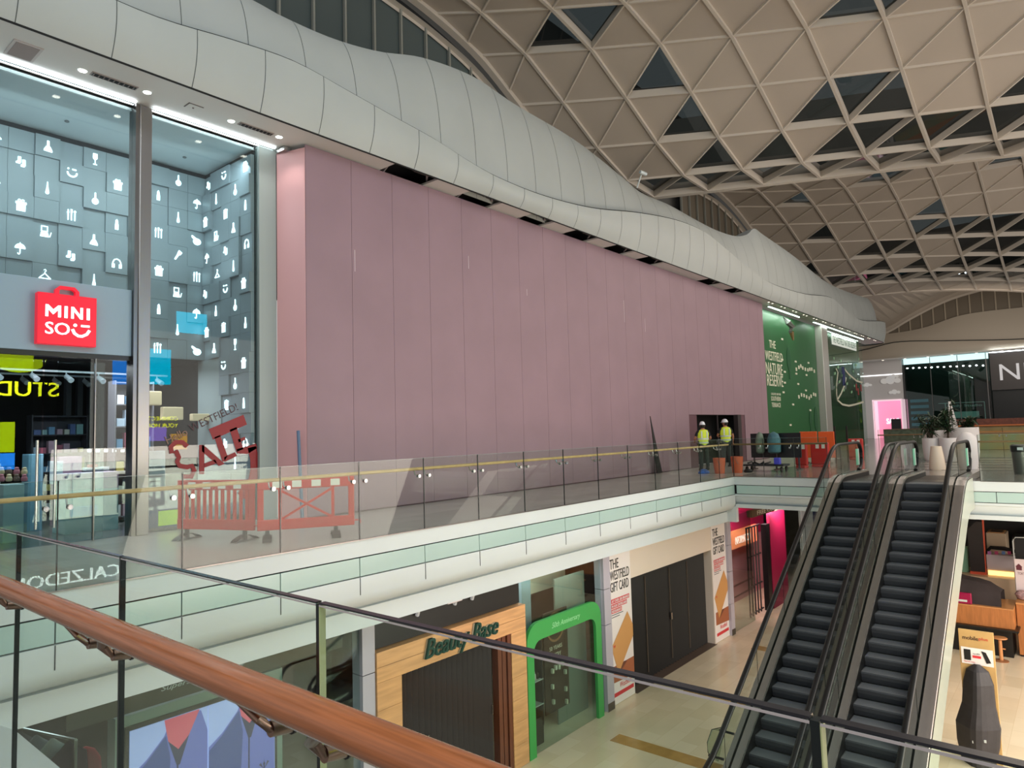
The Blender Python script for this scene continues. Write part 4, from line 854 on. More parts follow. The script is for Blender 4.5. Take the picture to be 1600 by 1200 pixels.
# sportswear shop with the big screens
struct(MB().box(-2, 7.55, YL-.01, YL+.01, -5.5, -1.5).build('window_300', LG), 'glass front of the sportswear shop')
t = thing('video_wall', 'lit twin video screen showing lilac zip jackets in the lower shop window', 'screen', (4.9, 10.2, -5.5))
a = at(196, 1140, 1, 10.1); c = at(434, 1055, 1, 10.1); ztop = at(300, 1102, 1, 10.1)[2]
x0, x1, zt = 3.92, 6.06, -2.19
MB().box(x0-.16, x1+.16, 10.14, 10.4, -5.45, zt+.2).build('surround', mat('surround_grey', (150, 160, 158), .4), t); MB().box(x0-.05, x1+.05, 10.11, 10.14, -5.4, zt+.06).build('bezel', BLACK, t)
SCR = mat('screen_lilac', (176, 180, 244), .4, emit=.62); JK = mat('screen_jacket', (104, 106, 190), .4, emit=.62); JK2 = mat('screen_jacket_shade', (66, 78, 150), .4, emit=.5); RC = mat('screen_red', (220, 84, 112), .4, emit=.6); ST = mat('screen_dark_line', (52, 50, 96), .4, emit=.3)
for k in range(2):
    u0 = x0+k*(x1-x0)/2; wd = (x1-x0)/2; lab = 'left' if k == 0 else 'right'
    s = MB().box(u0+.004, u0+wd-.004, 10.09, 10.11, -5.35, zt).build('screen', SCR, t)
    def pg(P, m, nm, y): MB().prism([(u0+x*wd, zt+z*wd) for x, z in P], 1, y-.002, y).build(nm, m, s)
    pg([(0.01, -.55), (.2, -.42), (.42, -.2), (.5, -.02), (.9, -.02), (.99, -.3), (.99, -3), (.01, -3)], JK, 'jacket_picture', 10.088)
    pg([(0.01, -.6), (.2, -.45), (.44, -.2), (.5, -.5), (.46, -1.2), (.3, -1.9), (.01, -2.2)], JK2, 'sleeve_picture', 10.085)
    pg([(.42, -.0), (.88, -.0), (.74, -.28), (.6, -.42), (.47, -.28)], RC, 'collar_picture', 10.083); pg([(.47, -.28), (.6, -.42), (.74, -.28), (.62, -.62), (.58, -.62)], ST, 'neck_picture', 10.081)
    pg([(.58, -.6), (.6, -.6), (.585, -3), (.565, -3)], ST, 'zip_picture', 10.08)
    tx, tz = .82, -1.12; pg(circ(tx, tz+.06, .022, 8, sx=.8), ST, 'leaf_emblem', 10.079); pg([(tx-.012, tz), (tx, tz+.13), (tx+.012, tz)], ST, 'leaf_emblem', 10.078)
    pg([(tx-.01, tz), (tx-.08, tz+.07), (tx-.05, tz+.09)], ST, 'leaf_emblem', 10.078); pg([(tx+.01, tz), (tx+.08, tz+.07), (tx+.05, tz+.09)], ST, 'leaf_emblem', 10.078); pg([(tx-.06, tz-.05), (tx+.06, tz-.05), (tx+.06, tz-.03), (tx-.06, tz-.03)], ST, 'leaf_emblem', 10.078)
    if k == 1: text('TR', 'lettering', (u0+.62*wd, 10.076, zt-1.75*wd), .32, .2, WLIT, parent=s, bold=.03, shear=.2)
t = thing('header_board', 'dark board above the video screens with small silver lettering and grey photo panel', 'board', (5, 10.15, -1.95)); MB().box(3.2, 7.4, 10.16, 10.2, zt+.22, -1.5).build('board', mat('header_brown', (74, 68, 66), .5), t); text('Superstar', 'lettering', (4.35, 10.155, -1.83), .6, .09, mat('silver_letter', (190, 190, 196), .4, emit=.2), parent=t, shear=.3)
MB().prism([(5.05, -1.84), (5.5, -1.8), (6.0, -1.52), (5.5, -1.52)], 1, 10.14, 10.155).build('photo_panel', mat('photo_grey', (150, 156, 176), .5, noise=.5, nscale=9), t)
t = thing('tube_light', 'short bright tube light hanging inside the lower shop, seen past the handrail', 'light', (6.6, 12, -1.9)); a = at(418, 1023, 1, 11.4); MB().box(a[0]-.02, a[0]+.6, 11.4, 11.46, a[2]-.06, a[2]-.02).build('tube', LEDW, t); MB().box(a[0]-.02, a[0]+.6, 11.38, 11.48, a[2]-.02, a[2]).build('housing', WHITE, t)
t = thing('clothes_rail', 'silver rail of hanging jackets in the lower left shop window', 'clothes rail', (3.2, 10.6, -5.5)); MB().tube([(2.95, 11.6, -2.15), (3.35, 10.3, -2.15)], .02, 8).tube([(2.95, 11.6, -2.15), (2.95, 11.6, -5.5)], .02, 8).tube([(3.35, 10.3, -2.15), (3.35, 10.3, -5.5)], .02, 8).build('rail', STEEL, t)
for k, (x, y, col_, lb) in enumerate(((3.0, 11.3, (60, 58, 62), 'charcoal'), (3.1, 11.0, (120, 124, 130), 'mid grey'), (3.2, 10.7, (196, 200, 206), 'silver grey'), (3.3, 10.42, (64, 40, 60), 'dark plum'))):
    tag(MB().lathe([(.02, 0), (.1, -.08), (.22, -.18), (.25, -.6), (.26, -1.2), (.2, -1.22)], (x, y, -2.18), 14, .35).build('hanging_jacket', mat('coat_%s' % lb.replace(' ', '_'), col_, .85), smooth=True), '%s jacket hanging on the silver rail in the lower left shop' % lb, 'jacket', None)
tag(MB().lathe([(.02, 0), (.12, -.06), (.2, -.2), (.22, -.5), (.2, -1.5), (.16, -1.52)], (3.66, 10.9, -2.5), 16, .6).build('sports_shirt', mat('red_cloth', (190, 50, 62), .8), smooth=True), 'red top on a stand beside the video screens', 'top')
area('lower_shop_light', (4.5, 12, -1.6), (4.5, 12, -5), 4, 1.5, 60, (.9, .92, 1))
# pale pier
def pier(x0, x1, y=9.82, lab=''):
    t = thing('wall_pier', lab, 'pier', (x0, y, -5.5)); m = mat('lilac_pier', (178, 174, 186), .4)
    for z0, z1 in ((-5.5, -4.45), (-4.44, -3.35), (-3.34, -2.45), (-2.44, -1.5)): MB().box(x0, x1, y, 10.1, z0+.003, z1-.003).build('cladding_panel', m, t)
    MB().box(x0, x1, y-.005, y, -5.5, -5.3).build('plinth', STEELD, t); return t
pier(7.56, 7.83, lab='slim pale pier left of the wooden beauty shop'); pier(15.24, 15.56, lab='slim lilac pier left of the first gift card poster'); pier(23.2, 23.5, lab='slim pale pier right of the second gift card poster')
# beauty shop
OAK = mat('oak_board', (206, 156, 106), .5, noise=.16, nscale=2.5, stretch=(.6, 6, 6)); MAH = mat('mahogany', (104, 56, 36), .45, noise=.2, nscale=4, stretch=(8, 8, .6))
t = thing('beauty_shopfront', 'oak clad shopfront with dark green script sign and black folding shutter', 'shopfront', (10, 9.9, -5.5))
z = -2.12
for k, (z0, z1) in enumerate(((-2.38, -2.12), (-2.64, -2.385))): MB().box(7.84, 11.97, 9.78, 10.0, z0, z1-.002).build('oak_plank', OAK, t)
for k in range(6):
    z1 = -2.645-k*.475; MB().box(7.84, 8.4, 9.78, 10.0, z1-.47, z1).build('oak_plank', OAK, t); MB().box(11.47, 11.97, 9.78, 10.0, z1-.47, z1).build('oak_plank', OAK, t)
for x in (11.08, 11.22, 11.36): MB().box(x, x+.115, 9.8+.03*(x < 11.3), 10.0, -5.5, -2.65).build('mahogany_jamb', MAH, t)
PLEAT = mat('shutter_dark', (52, 46, 46), .5)
for k in range(18):
    x = 8.41+k*.148; MB().prism([(x, 10.02), (x+.074, 9.95), (x+.147, 10.02), (x+.147, 10.04), (x, 10.04)], 2, -5.48, -2.66).build('shutter_fold', PLEAT, t)
for x in (9.15, 10.98): MB().box(x, x+.03, 9.93, 9.95, -4.2, -4.0).build('shutter_lock', STEEL, t)
SGN = mat('script_green', (18, 62, 50), .4); SGO = mat('script_outline', (176, 170, 150), .5)
a = at(661, 1030, 1, 9.75)
for m_, off, bd, dep in ((SGO, .0, .045, .03), (SGN, -.035, .02, .02)):
    text('Beauty Base', 'script_lettering', (8.92, 9.775+off, -2.62), 2.08, .46, m_, parent=t, bold=bd, depth=dep, shear=.35)
MB().box(7.84, 11.97, 9.95, 10.0, -2.11, -1.5).build('dark_header', mat('header_dark', (34, 34, 34), .4), t)
for x in (8.9, 9.9, 10.4): MB().tube([(x, 9.85, -1.62), (x, 9.9, -1.72)], [.03, .04], 8).build('spot_lamp', mat('spot_grey', (160, 160, 160), .4, emit=.5), t)
tag(MB().box(9.45, 9.85, 9.62, 9.8, -1.6, -1.5).build('camera_housing', mat('housing_pink', (220, 210, 216), .4), bevel=.02), 'small white fitting under the slab lip above the beauty shop', 'fitting')
# green framed window
GF = mat('green_frame', (58, 156, 78), .4)
t = thing('green_window_frame', 'bright green rounded frame around the display window with 50th Anniversary lettering', 'window frame', (13.5, 9.85, -5.5))
def rrect(x0, x1, z0, z1, r, n=6):
    P = [(x0, z0)]
    for k in range(n+1): a = PI-k*PI/2/n; P.append((x0+r+r*math.cos(a), z1-r+r*math.sin(a)))
    for k in range(n+1): a = PI/2-k*PI/2/n; P.append((x1-r+r*math.cos(a), z1-r+r*math.sin(a)))
    P.append((x1, z0)); return P
O = rrect(12.02, 15.02, -5.5, -2.62, .42); I = rrect(12.26, 14.78, -5.5, -3.02, .26)
b = MB()
for y in (9.8, 9.88): b.strip([[(p[0], y, p[1]) for p in O], [(p[0], y, p[1]) for p in I]])
b.strip([[(p[0], 9.8, p[1]) for p in O], [(p[0], 9.88, p[1]) for p in O]]); b.strip([[(p[0], 9.8, p[1]) for p in I], [(p[0], 9.88, p[1]) for p in I]])
b.build('frame', GF, t)
text('50th Anniversary', 'lettering', (12.95, 9.8, -2.92), 1.15, .16, mat('pale_print', (150, 214, 160)), parent=t, shear=.3)
for i, (a_, c_) in enumerate(((12.0, 13.55), (13.56, 15.2))): struct(MB().box(a_, c_, 9.89, 9.9, -5.5, -1.5).build('window_%d' % (301+i), LG), 'glass display window behind the green frame')
t = thing('window_poster', 'dark brown poster with ring emblem and small white lettering behind the green frame', 'poster', (13.4, 10.1, -5)); MB().box(12.95, 13.9, 10.05, 10.08, -4.9, -2.6).build('sheet', mat('poster_brown', (62, 42, 34), .5), t)
MB().prism(stroke(circ(13.4, -2.98, .32, 24)+[(13.72, -2.98)], .05), 1, 10.035, 10.05).build('ring_emblem', mat('emblem_gold', (150, 110, 76), .5), t)
text('50 YEARS', 'lettering', (13.15, 10.045, -3.5), .5, .09, CREAM, parent=t); text('BAKERY', 'lettering', (13.2, 10.045, -3.7), .4, .12, CREAM, parent=t)
t = thing('grey_display_panel', 'plain blue grey panels behind the green framed window', 'panel', (12.6, 10.2, -5)); MB().box(12.3, 12.95, 10.4, 10.44, -4.0, -1.6).build('left_panel', mat('blue_grey', (120, 140, 146), .5), t); MB().box(13.9, 15.2, 10.4, 10.44, -5.5, -2.0).build('right_panel', mat('grey_green', (136, 144, 134), .5), t); MB().box(12.3, 15.2, 11.0, 11.04, -2.4, -1.53).build('cream_panel', mat('cream_panel', (186, 180, 160), .5), t)
t = thing('display_shelves', 'dark display stand with pale shelf boards behind the green frame', 'shelf', (12.7, 10.3, -5.5))
MB().box(12.32, 12.36, 10.1, 10.38, -5.1, -3.2).box(12.9, 12.94, 10.1, 10.38, -5.1, -3.2).build('upright', DKI, t)
for z in (-4.05, -4.6): MB().box(12.32, 12.94, 10.08, 10.38, z-.02, z).build('shelf_board', mat('shelf_pale', (190, 190, 184), .5), t)
MB().box(12.32, 12.94, 10.12, 10.38, -5.5, -4.9).build('base', DKI, t)
for k in range(5):
    x = 12.4+k*.11; tag(MB().lathe([(.035, 0), (.035, .11), (.012, .14), (.012, .18)], (x, 10.18, -4.047), 10).build('bottle', mat('bottle_w' if k % 2 else 'bottle_d', (214, 210, 200) if k % 2 else (50, 46, 40), .3)), 'small bottle on the upper pale shelf behind the green frame', 'bottle', 'bottles on the upper display shelf')
for k in range(9):
    p = [(13.2, -3.95), (13.32, -3.9), (13.45, -3.92), (13.6, -3.88), (13.7, -4.1), (13.18, -4.3), (13.7, -4.5), (13.2, -4.65), (13.72, -4.8)][k]
    tag(MB().box(p[0]-.03, p[0]+.03, 9.98, 10.04, p[1]-.05, p[1]+.05).build('white_pack', CREAM), 'small white pack displayed on the dark brown poster stand', 'pack', 'white packs on the poster stand')
area('window_display_light', (13.5, 10.1, -1.6), (13.5, 10.3, -5), 2.6, .3, 20, (.95, 1, .95))
# gift card wall with black shutter
CW = mat('cream_wall', (224, 210, 196), .5); PW = mat('poster_white', (232, 226, 224), .5)
t = thing('boarded_shopfront', 'cream boarded wall over a wide black shuttered opening in the lower mall', 'shopfront', (19.5, 9.9, -5.5))
MB().box(15.57, 23.19, 9.92, 10.05, -2.43, -1.53).build('header_board', CW, t); MB().box(15.57, 16.76, 9.92, 10.05, -5.5, -2.43).build('side_board', CW, t); MB().box(22.025, 23.19, 9.92, 10.3, -5.5, -2.43).build('side_board', CW, t)
BLK = mat('shutter_black', (12, 9, 8), .6, noise=.4, nscale=8, stretch=(8, 8, .3))
for k in range(30):
    x = 16.78+k*.175; MB().prism([(x, 10.22), (x+.087, 10.15), (x+.174, 10.22), (x+.174, 10.25), (x, 10.25)], 2, -5.49, -2.44).build('shutter_fold', BLK, t)
for x in (17.9, 19.4, 20.6): MB().box(x, x+.025, 10.12, 10.15, -5.3, -2.6).build('shutter_edge', mat('shutter_edge', (90, 80, 70), .4), t)
MB().box(16.77, 22.03, 9.85, 10.3, -5.5, -5.494).build('threshold', mat('threshold_brown', (92, 76, 66), .5), t); MB().box(19.38, 19.46, 10.1, 10.15, -4.15, -3.95).build('shutter_lock', STEEL, t)
CARD = mat('card_tan', (206, 152, 92), .5); CARDB = mat('card_brown', (164, 96, 62), .5); PR = mat('print_red', (206, 50, 58), .5); PB = mat('print_black', (18, 16, 16), .5)
for i, (x0, x1) in enumerate(((15.58, 16.74), (22.05, 23.19))):
    t = thing('gift_card_poster', 'tall white gift card poster %s of the black shuttered opening' % ('left' if i == 0 else 'right'), 'poster', (x0, 9.9, -5.5), 'gift card posters'); w_ = x1-x0
    MB().box(x0, x1, 9.905, 9.918, -5.49, -1.52).build('sheet', PW, t)
    for k, (s, ww) in enumerate((('THE', .38), ('WESTFIELD', .84), ('GIFT CARD', .8))): text(s, 'lettering', (x0+.09*w_, 9.905, -2.02-k*.3), ww*w_, .25, PB, parent=t, bold=.008)
    for k, (s, ww) in enumerate((('AT OVER 200 BRANDS', .8), ('IN OUR CENTRES AND', .68), ('RESTAURANTS', .45))):
        MB().box(x0+.1*w_, x0+(.1+ww)*w_, 9.901, 9.904, -2.91-k*.13, -2.8-k*.13).build('red_bar', PR, t); text(s, 'lettering', (x0+.12*w_, 9.901, -2.89-k*.13), (ww-.04)*w_, .07, PW, parent=t, bold=.01)
    b = MB(); b.box(x0+.1*w_, x0+.6*w_, 9.903, 9.905, -3.22, -3.2).box(x0+.1*w_, x0+.45*w_, 9.903, 9.905, -3.28, -3.26); b.build('fine_print', mat('print_grey', (70, 80, 90)), t)
    pp = lambda P: [(x0+x*w_, z) for x, z in P]
    MB().prism(pp([(.08, -4.52), (1.0, -4.5), (1.0, -4.98), (.08, -4.93)]), 1, 9.902, 9.905).build('brown_shape', CARDB, t)
    MB().prism(pp([(.35, -4.75), (.3, -4.6), (.55, -4.5), (.7, -4.52)]), 1, 9.9, 9.902).build('card_shadow', mat('card_shadow_print', (110, 62, 44), .5), t)
    MB().prism(pp([(.78, -3.25), (1.0, -3.65), (1.0, -3.95), (.3, -4.75), (.04, -4.02)]), 1, 9.897, 9.9).build('card_picture', CARD, t)
    text('w', 'card_mark', (x0+.12*w_, 9.897, -4.05), .1, .07, PR, parent=t)
    text('Westfield', 'lettering', (x0+.35*w_, 9.905, -5.12), .5*w_, .14, PR, parent=t, shear=.2); MB().box(x0+.1*w_, x0+.95*w_, 9.902, 9.905, -5.3, -5.2).build('red_bar', PR, t)
# magenta shop
MAG = mat('magenta_wall', (176, 26, 82), .4); MAGD = mat('magenta_deep', (140, 16, 62), .45)
t = thing('magenta_shopfront', 'magenta walled shop with glass corner and black lattice gate', 'shopfront', (27, 10, -5.5))
MB().box(23.5, 31, 11.5, 11.6, -5.5, -3.0).build('pink_back', mat('pink_back_wall', (206, 140, 150), .5), t); MB().box(23.5, 31, 11.4, 11.5, -3.0, -1.53).build('magenta_back', MAG, t); MB().box(27.5, 29.25, 9.88, 10.0, -5.5, -1.55).build('magenta_panel', MAGD, t)
MB().box(26.8, 29.6, 11.2, 11.3, -3.25, -2.55).build('orange_lightbox', mat('orange_lit', (240, 130, 90), emit=.9), t); text('INFORMATION', 'lettering', (27.2, 11.19, -3.1), 1.6, .3, WLIT, parent=t)
MB().box(25.5, 29.3, 9.8, 10.0, -1.75, -1.5).build('menu_sign', mat('menu_dark', (90, 74, 56), .5), t); text('FREE COFFEE', 'lettering', (26.0, 9.79, -1.7), 2.6, .16, CREAM, parent=t)
struct(MB().box(23.5, 25.55, 9.89, 9.9, -5.5, -1.5).box(25.54, 25.55, 9.9, 11.5, -5.5, -1.5).build('window_310', LG), 'glass corner of the magenta shop'); struct(MB().box(29.3, 31.4, 9.89, 9.9, -5.5, -1.2).build('window_311', LG), 'glass pane right of the magenta panel')
for k in range(5): MB().tube([(25.75+k*.28, 10.15, -5.5), (25.75+k*.28, 10.15, -2.2)], .03, 6).build('gate_bar', BLACK, t)
for z in (-2.2, -3.3, -4.4, -5.4): MB().box(25.7, 27.1, 10.13, 10.17, z-.025, z+.025).build('gate_rail', BLACK, t)
MB().box(27.1, 27.5, 9.9, 10.1, -5.5, -2.2).build('gate_post', BLACK, t)
b = MB()
for z in (-4.35, -4.75): b.box(23.6, 27.4, 10.6, 10.63, z-.03, z+.03)
b.build('barrier_rail', mat('dark_red', (80, 20, 30), .5), t)
area('magenta_shop_light', (27.0, 10.5, -1.7), (27.6, 11.4, -4.5), 5, .6, 260, (1, .72, .72)); 
struct(MB().box(31.4, 33.0, 9.88, 10, -5.5, -1.0).build('wall_lower_white', WHITE), 'white wall right of the magenta shop')
t = thing('navy_banner', 'navy blue banner with pale lettering at the far lower end', 'banner', (36, 9.5, -5.5)); MB().box(33.1, 37.5, 9.88, 9.98, -5.5, -1.05).build('board', mat('navy', (34, 44, 84), .5), t); text('FASHION', 'lettering', (34.0, 9.88, -2.4), 2.4, .3, mat('pale_blue', (150, 160, 200)), parent=t)
struct(MB().box(37.5, 60, 9.9, 10.0, -5.5, -1.0).box(59.8, 60, -16, 10, -5.5, -1).build('wall_lower_far', mat('lower_wall_beige', (170, 158, 140), .7)), 'beige far wall of the lower mall')

# ------------------------------------------------------------------ lower mall kiosks at the right
KW = mat('kiosk_oak', (176, 112, 62), .45, noise=.14, nscale=3, stretch=(6, 6, .8)); CLOTH = mat('dust_sheet', (48, 40, 42), .85, noise=.2, nscale=3, bump=.4)
t = thing('oak_kiosk', 'long oak fronted kiosk counter with black recessed base', 'kiosk', (25.8, 3, -5.5))
MB().box(25.4, 26.8, 2.05, 6.0, -4.59, -4.03).build('counter_front', KW, t, bevel=.01); MB().box(25.7, 26.8, 2.15, 6.0, -5.5, -4.62).build('recessed_base', BLACK, t); MB().box(25.25, 25.95, 1.95, 6.0, -4.64, -4.59).build('black_ledge', BLACK, t); MB().box(25.4, 26.8, 2.05, 6.0, -4.03, -4.0).build('worktop', mat('oak_top', (196, 138, 86), .4), t)
t = thing('oak_cabinet', 'tall oak cabinet at the right end of the kiosk counter', 'cabinet', (26.5, .5, -5.5)); MB().box(26.0, 27.4, -2.2, 2.03, -5.45, -3.95).build('body', KW, t, bevel=.01); MB().box(26.02, 27.4, -2.18, 2.0, -5.5, -5.45).build('plinth', BLACK, t); MB().box(25.99, 26.0, 1.2, 1.22, -5.4, -4.0).box(25.99, 26.0, .2, .22, -5.4, -4.0).build('door_joint', DARK, t); MB().box(25.96, 27.4, -2.2, 2.03, -3.95, -3.9).build('worktop', mat('oak_top', (196, 138, 86), .4), t)
rows = []
rr = random.Random(4)
for i in range(12):
    y = 2.35+i*.3; h = interp([(2.3, .35), (2.7, .62), (3.3, .72), (4.2, .9), (6, .8)], y)
    rows.append([(25.55+.02*rr.random(), y, -4.0), (25.6+.05*rr.random(), y, -4.0+h*.55), (25.85, y+.05*rr.random(), -4.0+h*.95), (26.3, y, -4.0+h), (26.7, y, -4.0+h*.8), (26.75, y, -4.0)])
tag(MB().strip(rows).build('dust_sheet', CLOTH, smooth=True), 'dark brown dust sheet draped over the goods on the oak kiosk', 'dust sheet')
t = thing('magenta_box', 'glossy magenta box with white label strip on the kiosk counter edge', 'box', (25.5, 3.5, -4)); MB().box(25.42, 25.53, 3.08, 3.75, -4.0, -3.66).build('shell', mat('magenta_gloss', (150, 20, 70), .25), t, bevel=.03); MB().box(25.41, 25.42, 3.2, 3.7, -3.93, -3.87).build('label_strip', WHITE, t)
def stool(x, y, lab):
    t = thing('wooden_stool', lab, 'stool', (x, y, -5.5)); m = mat('stool_wood', (204, 142, 92), .4)
    MB().lathe([(.19, 0), (.19, .02), (.05, .04)], (x, y, -5.5), 20).build('base', mat('stool_base', (150, 104, 70), .4), t, smooth=True); MB().lathe([(.05, .03), (.045, .62)], (x, y, -5.5), 12).build('post', m, t, smooth=True)
    MB().lathe([(.06, .62), (.17, .65), (.19, .67), (.18, .69), (.06, .69)], (x, y, -5.5), 22).build('seat', m, t, smooth=True); MB().box(x-.02, x+.02, y-.12, y+.02, -5.15, -5.12).build('footrest', m, t)
stool(25.2, 2.42, 'small round wooden stool standing by the kiosk base'); stool(25.3, 4.05, 'second round wooden stool, mostly hidden beside the escalator')
# tall advertising stand with the black cover
t = thing('advert_stand', 'tall plywood advertising board with phone poster above a black cover', 'advertising stand', (17.6, 2.1, -5.5)); PLY = mat('plywood', (190, 154, 98), .5, noise=.1, nscale=2)
MB().box(17.6, 17.66, 1.8, 2.42, -5.5, -2.8).build('board', PLY, t, bevel=.004)
MB().box(17.585, 17.598, 1.83, 2.39, -3.5, -3.16).build('poster_sheet', PW, t)
MB().box(17.575, 17.585, 2.22, 2.34, -3.42, -3.2).build('phone_picture', PB, t, bevel=.01); MB().prism([(1.95, -3.22), (2.03, -3.2), (1.95, -3.44), (1.87, -3.42)], 0, 17.575, 17.585).build('phone_picture', PB, t); MB().box(17.575, 17.585, 2.04, 2.19, -3.36, -3.31).build('red_bar', PR, t); text('from £9.99', 'lettering', (17.585, 2.18, -3.29), .12, .03, PB, facing='X', parent=t); text('Upgrade today', 'lettering', (17.585, 2.35, -3.47), .2, .03, PR, facing='X', parent=t)
text('mobile', 'lettering', (17.6, 2.35, -3.0), .28, .08, mat('print_brown', (70, 44, 34)), facing='X', parent=t, bold=.02); text('plus', 'lettering', (17.6, 2.06, -3.0), .16, .08, mat('print_orange', (200, 80, 60)), facing='X', parent=t, bold=.02)
BAG = mat('black_cover', (46, 44, 48), .6, noise=.15, nscale=6, bump=.5)
rings = [(-3.48, 2.12, .05, .06), (-3.6, 2.12, .2, .18), (-3.85, 2.12, .27, .26), (-4.3, 2.14, .3, .3), (-4.6, 2.17, .37, .36), (-4.72, 2.18, .4, .38), (-5.1, 2.2, .38, .36), (-5.5, 2.22, .3, .32)]
b = MB(); R = []
for z, yc, hw, dp in rings:
    R.append([(17.57-dp*max(0, math.cos(a))*(.8+.2*math.cos(3*a)) if math.cos(a) > 0 else 17.57, yc+hw*math.sin(a)*(1 if abs(math.sin(a)) > .2 else 1), z) for a in [-PI/2+k*PI/12 for k in range(13)]])
b.strip(R); b.face([b.vert(p) for p in R[0]])
b.build('fabric_cover', BAG, t); MB().box(17.22, 17.24, 2.2, 2.26, -5.0, -4.95).box(17.25, 17.27, 2.02, 2.06, -4.95, -4.9).build('white_clip', WHITE, t)
# far kiosks x = 29
t = thing('black_display_panel', 'tall black angled display panel with orange edge on the far counter', 'display', (29, 3.2, -3.7)); MB().prism([(3.05, -3.62), (3.48, -3.62), (3.5, -2.2), (3.22, -1.9), (3.05, -1.9)], 0, 29.0, 29.25).build('panel', mat('panel_brown', (36, 30, 30), .5), t); MB().prism([(3.03, -3.72), (3.5, -3.72), (3.5, -3.63), (3.05, -3.63), (3.04, -1.8), (3.0, -1.8)], 0, 28.99, 29.2).build('orange_edge', mat('orange_edge', (190, 78, 52), .5), t)
t = thing('white_counter', 'long pale counter with glowing warm strip under its top in the far food kiosk', 'counter', (29, 2, -5.5)); MB().box(28.6, 30.3, 2.0, 6.5, -5.5, -3.72).build('body', mat('counter_beige', (206, 184, 156), .4), t); t = thing('display_unit', 'lilac fronted display unit over a glowing warm light strip on the pale food counter', 'display unit', (29.3, 2.6, -3.7)); MB().box(29.1, 29.6, 2.2, 3.0, -3.52, -3.02).build('lilac_front', mat('lilac_front', (176, 168, 176), .4), t); MB().box(29.05, 29.1, 2.25, 2.98, -3.71, -3.56).build('light_strip', mat('warm_strip', (255, 206, 130), emit=1.6), t); MB().box(29.1, 29.6, 2.2, 3.0, -3.7, -3.52).build('shelf', mat('counter_beige', (206, 184, 156)), t); tag(MB().box(29.2, 29.5, 3.56, 4.0, -3.72, -2.85).build('mint_screen', mat('mint_panel', (124, 176, 150), .5)), 'mint green panel left of the black angled display panel', 'panel')
b = MB()
for k in range(4): b.lathe([(.05, 0), (.05, .03)], (29.02, 2.85-k*.16, -3.0), 10)
t = thing('serving_trolley', 'beige open topped serving cabinet behind the counter', 'cabinet', (30.5, 3, -5.5)); MB().box(30.4, 31.3, 2.5, 3.1, -5.5, -2.45).build('body', mat('trolley_beige', (168, 152, 130), .5), t, bevel=.02); MB().box(30.45, 31.25, 2.56, 3.04, -2.45, -2.43).build('rim', mat('trolley_wood', (190, 146, 96), .4), t); MB().box(30.55, 30.8, 2.62, 2.98, -2.43, -2.425).box(30.9, 31.15, 2.62, 2.98, -2.43, -2.425).build('opening', BLACK, t)
t = thing('work_counter', 'dark worktop with pale front in the far food kiosk', 'counter', (31.5, 1, -5.5)); MB().box(31.4, 32.6, -3, 2.4, -5.5, -2.75).build('front', mat('counter_grey', (150, 146, 138), .5), t); MB().box(31.35, 32.6, -3, 2.4, -2.75, -2.7).build('worktop', BLACK, t)
tag(MB().box(31.5, 31.9, 1.2, 1.75, -2.7, -2.5).build('steel_tray', STEEL, bevel=.02), 'shiny steel tray on the dark worktop of the food kiosk', 'tray'); tag(MB().box(31.45, 31.8, .6, 1.1, -2.7, -2.35).build('cardboard_box', mat('card_box', (190, 140, 90), .7)), 'brown cardboard box at the right on the dark worktop', 'box')
tag(MB().tube([(29.6, 3.0, -2.96), (29.6, 2.9, -2.85), (29.6, 2.5, -2.86), (29.6, 2.2, -2.93), (29.6, 1.9, -2.85)], [.08, .1, .12, .1, .12], 8, flat=.6).build('black_cloth', mat('cloth_black', (12, 10, 12), .9), smooth=True), 'black cloth lying across the lilac kiosk front', 'cloth')
for px, col_ in ((1546, (150, 90, 150)), (1557, (170, 60, 110)), (1568, (90, 130, 190)), (1577, (170, 180, 200))): a = at(px, 864, 0, 29.08); tag(MB().box(29.06, 29.09, a[1]-.05, a[1]+.05, a[2]-.05, a[2]+.06).build('picture_card', mat('pc_%d' % col_[0], col_, .5)), 'small coloured card in the row along the lilac kiosk front', 'card', 'picture cards on the kiosk front')
t = thing('chair', 'black chair back with white tubular frame behind the sign board', 'chair', (28.2, 1.9, -5.5)); MB().box(28.3, 28.33, 1.55, 2.12, -3.0, -2.3).build('backrest', mat('chair_black', (20, 20, 24), .6), t, bevel=.02); MB().tube([(28.32, 2.16, -5.5), (28.32, 2.16, -2.4), (28.32, 2.08, -2.27), (28.32, 1.6, -2.25), (28.32, 1.5, -2.4), (28.32, 1.5, -5.5)], .018, 8).build('frame', WHITE, t); MB().box(28.33, 28.8, 1.55, 2.12, -3.45, -3.4).build('seat', mat('chair_black', (20, 20, 24)), t)
t = thing('menu_board', 'white menu board with dark red house drawings at the right edge', 'sign', (27.2, 1.9, -4)); MB().box(27.0, 27.03, 1.3, 2.06, -3.9, -2.76).build('board', mat('board_pinkish', (222, 208, 214), .5), t); HM = mat('house_maroon', (96, 38, 52), .6)
for y, s in ((1.95, 1), (1.7, 1.25), (1.45, 1)): MB().prism([(y-.07*s, -3.1), (y+.07*s, -3.1), (y+.07*s, -3.1+.1*s), (y+.09*s, -3.1+.1*s), (y, -3.1+.2*s), (y-.09*s, -3.1+.1*s), (y-.07*s, -3.1+.1*s)], 0, 26.99, 27.0).build('house_print', HM, t)
text('TOKYO STREET', 'lettering', (27.0, 2.0, -3.24), .5, .08, HM, facing='X', parent=t); MB().tube([(27.02, 1.7, -3.9), (27.02, 1.7, -3.9)], .02, 6); MB().box(27.0, 27.1, 1.5, 1.9, -3.899, -3.89).build('foot', BLACK, t)
